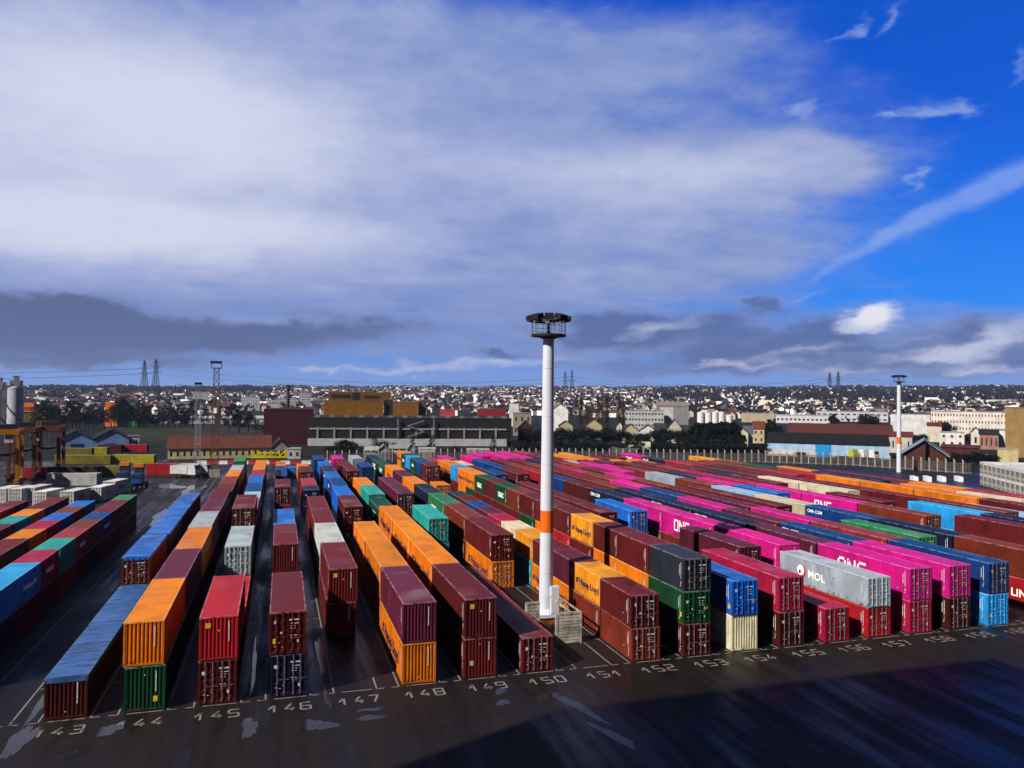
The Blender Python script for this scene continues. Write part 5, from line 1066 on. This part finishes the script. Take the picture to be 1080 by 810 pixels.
building('house', 'white house wall beside the ochre tower building', 'house', 1050, 1061, 468, 454, None, 9, (.62, .60, .60), (.3, .3, .3), D=345)
building('house', 'white house with red roof left of the right light mast', 'house', 930, 962, 474, 460, 456, 9, (.45, .42, .40), (.14, .03, .025), 'x', D=310, wins=(4, 1, .2, .4))
building('hall', 'low dark red shed below the white houses at right', 'shed', 993, 1033, 478, 472, 470, 8, (.07, .014, .016), (.10, .03, .03), 'x', D=285)
building('tower_block', 'windowless ochre tower building at the right picture edge', 'tower', 1060, 1098, 482, 430.5, None, 20, (.27, .175, .065), (.22, .15, .07), D=290)
o = building('tower_block', 'grey banded upper face of the ochre tower building', 'tower', 1059.4, 1099, 442, 437, None, .3, (.14, .12, .09), (.14, .12, .09), D=289.5)
bpy.data.objects.remove(o.children[0]); bpy.data.objects.remove(o.children[0]); bpy.data.objects.remove(o)
building('hut', 'pale yellow flat hut below the ochre tower building', 'hut', 1052, 1074, 484, 474.5, None, 8, (.46, .40, .22), (.42, .36, .22), D=262)
building('warehouse', 'long white industrial sheds in the valley at right', 'depot', 818, 882, 447, 438.5, None, 40, (.55, .56, .6), (.4, .4, .42), D=700, wins=(14, 1, .5, .25))
building('warehouse', 'grey fronted white factory in the valley behind the round tree', 'depot', 860, 936, 446, 434.5, None, 40, (.5, .51, .56), (.36, .36, .4), D=760, wins=(12, 2, .6, .28))
building('warehouse', 'beige depot beside the storage tanks', 'depot', 782, 815, 446, 436, None, 20, (.4, .34, .24), (.3, .25, .2), D=720)
building('warehouse', 'large grey hall roof behind the white apartment block', 'hall', 692, 726, 450, 428, 424, 30, (.2, .2, .21), (.28, .25, .22), 'x', D=560)
building('tower_block', 'distant white tower block on the ridge at left', 'tower', 115, 122, 419, 408.5, None, 16, (.45, .45, .47), (.4, .4, .4), D=1750, wins=(4, 8, .4, .4))
building('tower_block', 'white slab block in the valley left of the rusty mast', 'tower', 203, 220, 432, 413.5, None, 16, (.60, .60, .62), (.5, .5, .5), D=1050, wins=(8, 9, .4, .4))
building('tower_block', 'white slab block in the valley right of the rusty mast', 'tower', 254, 274, 436, 418.5, None, 16, (.56, .57, .6), (.5, .5, .5), D=900, wins=(8, 7, .4, .4))
building('tower_block', 'pink white apartment towers left of the ochre factory', 'tower', 292, 312, 436, 420, None, 16, (.50, .44, .43), (.4, .4, .4), D=920, wins=(8, 6, .4, .4))
building('tower_block', 'pale blue apartment tower just left of the ochre factory', 'tower', 315, 328, 436, 414.5, None, 16, (.40, .44, .52), (.4, .4, .4), D=940, wins=(5, 8, .4, .4))
building('tower_block', 'lone white tower block on the ridge above the storage tanks', 'tower', 739, 744, 411, 405, None, 18, (.6, .6, .6), (.5, .5, .5), D=2900, wins=(2, 6, .3, .4))
building('tower_block', 'lone tower block on the ridge left of the right pylons', 'tower', 796, 801, 412, 407, None, 18, (.35, .35, .38), (.4, .4, .4), D=2900)
building('tower_block', 'white hospital block on the ridge above the grey warehouse', 'tower', 503, 512, 413, 408.5, None, 25, (.6, .6, .6), (.5, .5, .5), D=2700)
for j in range(8):                                                # flats in the left valley
    px = (28, 52, 130, 168, 186, 232, 243, 282)[j]
    building('apartment_block', f'pale block of flats, {ORD[j]} from the left behind the bare trees', 'apartments', px, px + (14, 20, 16, 12, 14, 10, 8, 12)[j], 440, (429, 430, 427, 426, 424, 424, 428, 422)[j], None, 14, ((.42, .38, .36), (.5, .5, .52), (.38, .22, .18))[j % 3], (.25, .2, .2), D=760 + 25 * (j % 4), wins=(6, 3, .45, .4), group='flats in the left valley')
for j, (pa, pb_) in enumerate(((160, 190), (196, 226), (232, 268), (270, 300))):
    building('warehouse', f'low white shed, {ORD[j]} from the left behind the row of bare trees', 'shed', pa, pb_, 451, 441.5, 439, 14, (.50, .52, .56), (.5, .51, .54), 'x', D=545, group='white sheds behind the bare trees')
building('warehouse', 'yellow fronted store below stacked red and orange boxes at left', 'store', 21, 49, 455, 434.5, None, 14, (.34, .27, .04), (.4, .36, .2), D=470)
for j, (pa, pb_, ya, yb, cc) in enumerate(((22, 33, 434, 429, 'R'), (33, 45, 434, 429, 'M'), (24, 37, 429, 424.5, 'O'), (112, 119, 434, 424, 'O'), (119, 126, 434, 424, 'O'), (138, 146, 434, 425, 'E'))):
    a, c, t = atd(pa, ya, 480), atd(pb_, ya, 480), atd(pa, yb, 480); q = MB(); ww = (c - a).length; hh = t.z - a.z
    zb = 0 if j > 2 else a.z
    o = tag(link('stacked_boxes', None, None, ((a + c) / 2).to_tuple()[:2] + (zb,), -YAW), f"far {COLS[cc][1]} container stack, {ORD[j]} from the left above the distant trees", 'container', 'far container stacks at left')
    n = max(1, int((t.z - zb) / 2.7)); hz_ = (t.z - zb) / n
    for u in range(n):
        q = MB(); q.box(-ww / 2, ww / 2, -1.3, 1.3, u * hz_ + .02, (u + 1) * hz_ - .03)
        for s in range(9): q.box(-ww / 2 + ww * (s + .3) / 9, -ww / 2 + ww * (s + .7) / 9, -1.34, -1.301, u * hz_ + .2, (u + 1) * hz_ - .2)
        link('box', q.mesh('box', [m_paint]), o, col=tint(COLS[cc][0]))
# silos
for j, (pa, pb_, pt) in enumerate(((-8, 5, 411.5), (8, 23, 409.5))):
    a, c = atd(pa, 460, 400), atd(pb_, 460, 400); t = atd((pa + pb_) / 2, pt, 400); r = (c - a).length / 2; mid = (a + c) / 2
    o = thing('silo', ('pale grey silo cut by the left picture edge', 'pale grey silo with machinery on top at left')[j], 'silo', (mid.x, mid.y, 0), 0, 'silos at left')
    q = MB(); q.cyl((0, 0, 0), (0, 0, t.z), r, r, 24, 0, False); q.cyl((0, 0, t.z), (0, 0, t.z + 1.2), r, r * .4, 24); link('tank', q.mesh('tank', [m_objs], True), o, col=(.34, .35, .39))
    q = MB(); q.box(-r * .6, r * .75, -r * .5, r * .5, t.z + 1.2, t.z + 4.2 - j * 0); q.box(-r * .2, r * .3, -1, 1, t.z + 4.2, t.z + 6.2); q.box(-r * .35, r * .5, -1.2, 1.2, t.z + 6.2, t.z + 6.5)
    for s in (-.9, -.5, .5, .95): q.bar((r * s, -r * .6, t.z), (r * s, -r * .6, t.z + 3), .2)
    link('machinery', q.mesh('machinery', [m_grey]), o)
    q = MB()
    for s in range(16): a0, a1 = math.pi + s * .2, math.pi + (s + 1) * .2; q.bar(((r + .4) * math.cos(a0), (r + .4) * math.sin(a0), t.z * (.75 - s * .04)), ((r + .4) * math.cos(a1), (r + .4) * math.sin(a1), t.z * (.75 - (s + 1) * .04)), .4)
    link('spiral_stair', q.mesh('spiral_stair', [m_dark]), o)
for j, px in enumerate((739, 747, 754, 761, 769)):                 # storage tanks
    D = 680; a, c = atd(px - 3.7, 446, D), atd(px + 3.7, 446, D); t = atd(px, 435 if j < 4 else 438.5, D); r = (c - a).length / 2; mid = (a + c) / 2
    o = thing('storage_tank', f'white storage tank, {ORD[j]} from the left beyond the dark evergreens', 'tank', (mid.x, mid.y, 0), 0, 'storage tanks in the valley')
    q = MB(); q.cyl((0, 0, 0), (0, 0, t.z), r, r, 20, 0, False); link('shell', q.mesh('shell', [m_objs], True), o, col=(.58, .58, .6))
    q = MB(); q.cyl((0, 0, t.z), (0, 0, t.z + 1), r, r * .1, 20); link('roof', q.mesh('roof', [m_objs]), o, col=(.55, .03, .03) if j == 1 else (.5, .5, .52))
pts = [atd(px, py, 400 - 0 * px) for px, py in ((60, 462), (270, 462))]
q = MB(); a, c = inv(120, 466), inv(275, 466); a2, c2 = inv(112, 452), inv(285, 452)
q.add([(a[0], a[1], .03), (c[0], c[1], .03), (c2[0], c2[1], .5), (a2[0], a2[1], .5)], [(0, 1, 2, 3)]); struct('grass_field', q.mesh('grass_field', [m_grass]))
# ------------------------------------------------------------------ trees
def leafy(kind, seed):
    rr = random.Random(seed); tr = MB(); cr = MB(); H_ = 10.0
    def leaf(p, s):
        d = Vector((rr.gauss(0, 1), rr.gauss(0, 1), rr.gauss(0, 1))).normalized(); a = d.orthogonal().normalized() * s; b2 = d.cross(a).normalized() * s * rr.uniform(.5, 1)
        cr.add([p - a, p + b2, p + a, p - b2], [(0, 1, 2, 3)])
    def limb(p, d, ln, r, dep):
        q = p + d * ln; tr.cyl(p, q, r, r * .6, 5, 0, False)
        if dep == 0:
            for _ in range(7): cr.cyl(q - d * ln * rr.uniform(0, .8), q + Vector((rr.gauss(0, .5), rr.gauss(0, .5), rr.uniform(0, .9))), .045, .012, 3, 0, False)
            for _ in range(3): leaf(q + Vector((rr.gauss(0, .35), rr.gauss(0, .35), rr.gauss(0.1, .35))), rr.uniform(.10, .22))
            return
        for _ in range(rr.randint(2, 3)):
            nd = (d + Vector((rr.gauss(0, .5), rr.gauss(0, .5), rr.uniform(-.05, .45)))).normalized(); limb(p + d * ln * rr.uniform(.55, 1), nd, ln * rr.uniform(.6, .85), r * .58, dep - 1)
    if kind == 'bare':
        tr.cyl((0, 0, 0), (0, 0, 8.2), .20, .05, 6)
        for q in range(13):
            z = 1.4 + 6.4 * q / 13; t = q * 2.4 + rr.uniform(-.4, .4); limb(Vector((0, 0, z)), Vector((math.cos(t) * .75, math.sin(t) * .75, rr.uniform(.5, .9))).normalized(), 1.25 * (1 - .45 * q / 13), .07, 2)
    elif kind == 'poplar':
        tr.cyl((0, 0, 0), (0, 0, 9.3), .2, .04, 7)
        for _ in range(520):
            z = rr.uniform(.8, 10); w_ = 1.0 * math.sin(math.pi * min(1, (z + .6) / 11)) ** .7; t = rr.uniform(0, 6.28); r = w_ * rr.uniform(0, 1)
            p = Vector((r * math.cos(t), r * math.sin(t), z)); cr.cyl(p, p + Vector((math.cos(t) * .18, math.sin(t) * .18, rr.uniform(.6, 1.1))), .03, .01, 3, 0, False)
            if rr.random() < .5: leaf(p, .16)
    else:
        tr.cyl((0, 0, 0), (0, 0, 4.5), .25, .12, 7)
        lobes = []
        for _ in range(11 if kind == 'bush' else 16):
            if kind == 'bush': t = rr.uniform(0, 6.28); q = rr.uniform(0, 2.6); lobes.append((Vector((q * math.cos(t), q * math.sin(t), rr.uniform(2.2, 7.8))), rr.uniform(1.3, 2.3)))
            else: z = rr.uniform(1.2, 9.2); t = rr.uniform(0, 6.28); q = (1 - z / 10) * 2.2; lobes.append((Vector((q * math.cos(t), q * math.sin(t), z)), .5 + (1 - z / 10) * 1.3))
        for c, r in lobes:
            tr.cyl((0, 0, min(4.4, c.z * .6)), c, .09, .03, 5, 0, False)
            for _ in range(150):
                d = Vector((rr.gauss(0, 1), rr.gauss(0, 1), rr.gauss(0, .8))).normalized(); leaf(c + d * r * rr.uniform(.45, 1.05), rr.uniform(.16, .34))
    return tr.mesh('trunk', [m_bark]), cr.mesh('crown', [{'bare': m_twig, 'poplar': m_poplar}.get(kind, m_ever)])
TM = {k: [leafy(k, s) for s in (1, 2, 3)] for k in ('bare', 'poplar', 'bush', 'conifer')}
tree_n = {}
KW = {'bare': ('bare_tree', 'bare dark winter tree'), 'poplar': ('poplar_tree', 'tall brown leafless poplar'), 'bush': ('bush', 'dark rounded bush'), 'conifer': ('conifer_tree', 'dark green conifer')}
def tree(kind, px, pyb, pyt, where, wide=1.0, D=None, group=None):
    if D is None: x, y = inv(px, pyb); D = x * sy_ + y * cy_
    p = atd(px, pyb, D); zb = terr(p.x, p.y); t = atd(px, pyt, D); h = (t.z - zb) / 10
    tr, cr = random.choice(TM[kind]); nm, wd = KW[kind]
    tree_n[where] = tree_n.get(where, 0) + 1
    o = thing(nm, f'{wd} {where}, {ORD[tree_n[where] - 1]} from the left', 'bush' if kind == 'bush' else 'tree', (p.x, p.y, zb), random.uniform(0, 6), group or 'trees ' + where)
    s = h if kind != 'bush' else h * 1.05
    o.scale = (s * wide, s * wide, s)
    link('trunk', tr, o); link('crown', cr, o)
for px, pt, wd in sorted([(41, 424, 1), (48, 421, 1.1), (57, 424, 1), (66, 427, 1), (76, 417, 1.2), (84, 419, 1.1), (93, 425, 1), (103, 427, 1), (117, 424, 1.1), (124, 418, 1.2), (131, 414, 1.2), (138, 424, 1), (147, 420, 1), (154, 424, 1), (165, 428, .9), (177, 419, 1), (190, 421, 1), (203, 420, 1.1), (215, 427, 1), (232, 424, 1), (36, 430, 1), (53, 428, 1), (62, 431, 1), (71, 421, 1), (80, 424, 1), (89, 428, 1), (99, 431, 1), (110, 429, 1), (121, 424, 1), (128, 417, 1), (134, 421, 1), (143, 428, 1), (151, 430, 1), (172, 426, 1), (184, 427, 1), (197, 428, 1)]):
    tree('bare', px, 452, pt, 'in the row behind the blue sheds', wd * 1.1, group='row of bare trees behind the sheds')
for i, px in enumerate(list(range(46, 176, 5)) + [184, 196, 238, 249, 261]): tree('bush', px, 456, 438 + random.uniform(-5, 4), 'below the row of bare trees', 1.5, D=500)
for px, pt in [(241, 423), (252, 428), (262, 430), (271, 441), (277, 443)]: tree('bare', px, 458, pt, 'right of the rusty mast', 1.1)
for px, pb_, pt in [(612, 466, 421), (618, 466, 426), (624, 466, 424), (630, 466, 420), (635, 466, 416), (640, 466, 418), (653, 466, 422), (657, 466, 424)]: tree('poplar', px, pb_, pt, 'behind the cream gabled houses', .9, D=430)
for px, pt, wd in sorted([(352, 468, 1), (359, 462, 1.2), (372, 464, 1.2), (383, 470, 1), (402, 462, 1.1), (416, 466, 1), (345, 470, 1), (425, 468, 1.1), (468, 473, 1.2), (452, 468, 1), (480, 470, 1)]): tree('bush', px, 487, pt, 'before the grey warehouse', wd * 1.3, D=268)
for px, pt in [(395, 455), (435, 458), (455, 456), (520, 458)]: tree('bare', px, 484, pt, 'against the grey warehouse wall', 1.0, D=290)
for i, px in enumerate(range(548, 730, 7)): tree('bush', px + random.uniform(-2, 2), 482, 466 + random.uniform(-5, 4), 'in the dark hedge behind the fence', 2.1, D=285 + 12 * (i % 3))
for i, px in enumerate(range(556, 735, 9)): tree('bush', px + random.uniform(-2, 2), 472, 453 + random.uniform(-4, 3), 'among the cream gabled houses', 1.6, D=345)
for px, pt in [(731, 447), (736, 444), (742, 446), (748, 443), (754, 445), (760, 442.5), (766, 444), (772, 443), (777, 446)]: tree('conifer', px, 477, pt, 'in the black clump beyond the fence', 1.5, D=300)
for i, px in enumerate((733, 741, 750, 759, 768, 776, 786, 797, 804)): tree('bush', px, 482, 467 + random.uniform(-3, 3), 'at the foot of the black clump', 2.0, D=280)
for px, pb_, pt, wd in [(811, 464, 441, 1), (816, 465, 444, 1.1), (822, 466, 448, 1)]: tree('conifer', px, pb_, pt, 'left of the brown red roof', 1.5, D=400)
for px, pt in [(877, 437), (880, 436)]: tree('conifer', px, 455, pt, 'behind the brown red roof', 1.4, D=500)
for px, pt in [(911, 434), (917, 434.5), (922, 437)]: tree('bush', px, 452, pt, 'standing round behind the brown red roof', 1.2, D=480)
for px, pt in [(995, 442.5), (999, 444)]: tree('bush', px, 458, pt, 'before the long white apartment block', 1.1, D=410)
for i, px in enumerate((832, 846, 884, 945, 1000, 1008, 1020, 1030, 1042, 1050)): tree('bush', px, 488, 478 + random.uniform(-3, 3), 'along the right fence', 1.8, D=255)
for i, px in enumerate((950, 963, 972, 1012, 1022, 1044)): tree('bush', px, 466, 458 + random.uniform(-3, 2), 'among right hand houses', 1.5, D=380)
for j, (px, py, c) in enumerate(((1030, 484, (.02, .06, .25)), (1040, 483, (.3, .3, .32)), (1022, 485, (.03, .03, .035)), (640, 478, (.35, .35, .36)), (652, 479, (.25, .25, .27)), (757, 474, (.4, .4, .42)), (765, 473, (.35, .34, .33)))):
    x, y = inv(px, py); o = thing('parked_car', ('blue car parked behind the right fence', 'silver car parked beside the blue car at right', 'black car parked left of the blue car', 'silver car parked left by the garages', 'grey car parked right by the garages', 'white car below the black evergreen clump at left', 'pale car below the black evergreen clump at right')[j], 'car', (x, y, -.1), R(70 + 9 * j), 'parked cars')
    q = MB(); prof = [(-2.1, .35), (2.1, .35), (2.1, .8), (1.2, .9), (.6, 1.42), (-1.0, 1.45), (-1.7, .95), (-2.1, .85)]; n = len(prof)
    q.add([(-.85, a, z) for a, z in prof] + [(.85, a, z) for a, z in prof], [tuple(range(n)), tuple(range(n, 2 * n))[::-1]] + [(i, (i + 1) % n, (i + 1) % n + n, i + n) for i in range(n)]); link('body', q.mesh('body', [m_objs]), o, col=c)
    q = MB(); q.add([(s * .86, a, z) for s in (-1, 1) for a, z in ((.95, .95), (.5, 1.36), (-.9, 1.38), (-1.4, .97))], [(0, 1, 2, 3), (4, 7, 6, 5)]); link('window', q.mesh('window', [m_glass]), o)
    for sx in (-1, 1):
        for yy in (-1.3, 1.3): q = MB(); q.cyl((-.1, 0, 0), (.1, 0, 0), .33, n=10); link('wheel', q.mesh('wheel', [m_rubber]), o, (sx * .8, yy, .33))
# ------------------------------------------------------------------ the hillside town
hm = []
for wd, dp, e, rg in ((9, 8, 5.5, 8.5), (12, 9, 6, 9), (8, 8, 7, 10), (16, 10, 8, 8.01), (24, 11, 10, 10.01), (30, 12, 7, 7.01)):
    q = MB(); a, d = wd / 2, dp / 2
    q.add([(-a, -d, -3), (a, -d, -3), (a, d, -3), (-a, d, -3), (-a, -d, e), (a, -d, e), (a, d, e), (-a, d, e), (-a, 0, rg), (a, 0, rg)], [(0, 1, 5, 4), (2, 3, 7, 6), (1, 2, 6, 9, 5), (3, 0, 4, 8, 7)], 0)
    q.add([(-a - .3, -d - .3, e - .1), (a + .3, -d - .3, e - .1), (a + .3, 0, rg + .1), (-a - .3, 0, rg + .1), (a + .3, d + .3, e - .1), (-a - .3, d + .3, e - .1)], [(0, 1, 2, 3), (3, 2, 4, 5)], 1)
    hm.append(q)
for q in hm: q.v = [(v[0] * .88, v[1] * .85, v[2] * .86) for v in q.v]
hme = [q.mesh('house', [m_obj, m_roofvar]) for q in hm]
rr = random.Random(11)
def woods(px, d):
    if px < 285: return 1900 < d < 2900 or d < 0
    if px > 690: return 1500 < d < 2750 and not (760 < px < 800 and d < 2000)
    if 455 < px < 520 or 570 < px < 600: return 2100 < d < 2450
    return False
cand = []
while len(cand) < 6400:
    px = rr.uniform(-320, 1560); d = 820 + 2230 * rr.random() ** .85
    if woods(px, d) and rr.random() < .78: continue
    if 300 < px < 690 and d > 1700: pass
    elif rr.random() < .30: continue
    r_ = ray(px, 430); a = math.atan2(r_.x, r_.y); x, y = d * math.sin(a), d * math.cos(a)
    cand.append((d, px, x, y))
for px in range(700, 1560, 4):                                    # the row along the ridge
    if rr.random() < .7:
        d = 2960 + rr.uniform(-60, 60); r_ = ray(px, 430); a = math.atan2(r_.x, r_.y); cand.append((d, px, d * math.sin(a), d * math.cos(a)))
cand.sort(); cand.sort(key=lambda c: not (0 < c[1] < 1080 and c[0] < 1500))
big = MB(); wc = [(.66, .65, .64), (.55, .51, .45), (.72, .72, .72), (.26, .22, .19), (.38, .32, .27), (.18, .17, .17)]
for n, (d, px, x, y) in enumerate(cand):
    t = rr.random(); mi = 0 if t < .35 else 1 if t < .62 else 2 if t < .82 else 3 if t < .92 else 4 if t < .97 else 5
    rz = -YAW + rr.choice((0, .35, -.4, 1.2, .8)) + rr.uniform(-.2, .2); z = terr(x, y)
    if n < 300:
        o = tag(link('hillside_house', hme[mi], None, (x, y, z), rz, rr.choice(wc)), 'small pale house in the town at the foot of the far hillside', 'house', 'houses at the foot of the hillside')
    else:
        cs, sn = math.cos(rz), math.sin(rz); q = hm[mi]; b0 = len(big.v)
        big.v += [(x + v[0] * cs - v[1] * sn, y + v[0] * sn + v[1] * cs, z + v[2]) for v in q.v]
        wi = rr.randrange(4)
        for f, m_ in zip(q.f, q.mi): big.f.append([b0 + i for i in f]); big.mi.append(wi if m_ == 0 else 4 + rr.randrange(1) + (wi % 2))
o = link('hillside_town', big.mesh('hillside_town', [mat('house_wall_white', (.68, .67, .66), .8), mat('house_wall_cream', (.54, .49, .42), .8), mat('house_wall_pale', (.72, .72, .73), .8), mat('house_wall_grey', (.20, .19, .19), .8), mat('slate_roofs', (.028, .027, .032), .8), mat('tile_roofs', (.075, .026, .018), .8)]))
o['kind'] = 'stuff'; tag(o, 'thousands of tiny pale houses covering the far hillside up to the ridge', 'town')
wd_ = MB()
def clump(x, y, z, s, n=9):
    for _ in range(n):
        p = Vector((x + rr.gauss(0, s * .6), y + rr.gauss(0, s * .6), z + rr.uniform(.15, 1) * s * 1.5)); d = Vector((rr.gauss(0, 1), rr.gauss(0, 1), rr.gauss(0, 1))).normalized()
        a = d.orthogonal().normalized() * s * .55; b2 = d.cross(a).normalized() * s * rr.uniform(.3, .6); wd_.add([p - a, p + b2, p + a, p - b2], [(0, 1, 2, 3)])
for _ in range(15500):
    px = rr.uniform(-320, 1560); d = 830 + 2300 * rr.random() ** .8
    if not woods(px, d) and rr.random() < .62: continue
    r_ = ray(px, 430); a = math.atan2(r_.x, r_.y); x, y = d * math.sin(a), d * math.cos(a); clump(x, y, terr(x, y) - 1, rr.uniform(4, 7.5))
for px10 in range(-3200, 15600, 22):                                # uneven tree line on the ridge
    px = px10 / 10; d = 3030 + rr.uniform(-50, 40)
    if rr.random() < .75:
        r_ = ray(px, 430); a = math.atan2(r_.x, r_.y); x, y = d * math.sin(a), d * math.cos(a); clump(x, y, terr(x, y) - 2, rr.uniform(4, 8), 7)
o = link('hillside_woods', wd_.mesh('hillside_woods', [m_wood])); o['kind'] = 'stuff'; tag(o, 'dark leafless woods and trees scattered over the far hillside', 'woods')
# the moist winter air: everything stands inside one closed box of thin haze
b = MB(); b.box(-4700, 4700, -4700, 4700, -40, 170)
hz_m = bpy.data.materials.new('haze_air'); hz_m.use_nodes = True; ht = hz_m.node_tree; ht.nodes.clear()
pv = ht.nodes.new('ShaderNodeVolumePrincipled'); pv.inputs['Color'].default_value = (.50, .64, 1.0, 1); pv.inputs['Density'].default_value = HAZE; pv.inputs['Anisotropy'].default_value = .1
ht.links.new(pv.outputs[0], ht.nodes.new('ShaderNodeOutputMaterial').inputs['Volume'])
o = link('haze', b.mesh('haze', [hz_m])); o['kind'] = 'stuff'
# unseen block added behind the camera, sized to throw the shadow on the quay
o = thing('unseen_shadow_block', 'unseen block added behind the viewer to cast the shadow on the quay', 'shadow caster', (-39.1, 3.1, 0))
b = MB(); b.box(-18.7, 18.7, -12, 12.0, -.5, 60); link('shadow_block_body', b.mesh('shadow_block_body', [m_obj]), o, col=(.55, .55, .55))
b = MB()
for j in range(15): b.box(-17, 17, 12.01, 12.06, 6 + j * 3.4, 7.2 + j * 3.4)
link('window', b.mesh('window', [m_glass]), o)  # glass bands dressing the added block
for ob in bpy.data.objects:
    for kk in ('_w', '_e', '_d', '_i'):
        if kk in ob: del ob[kk]
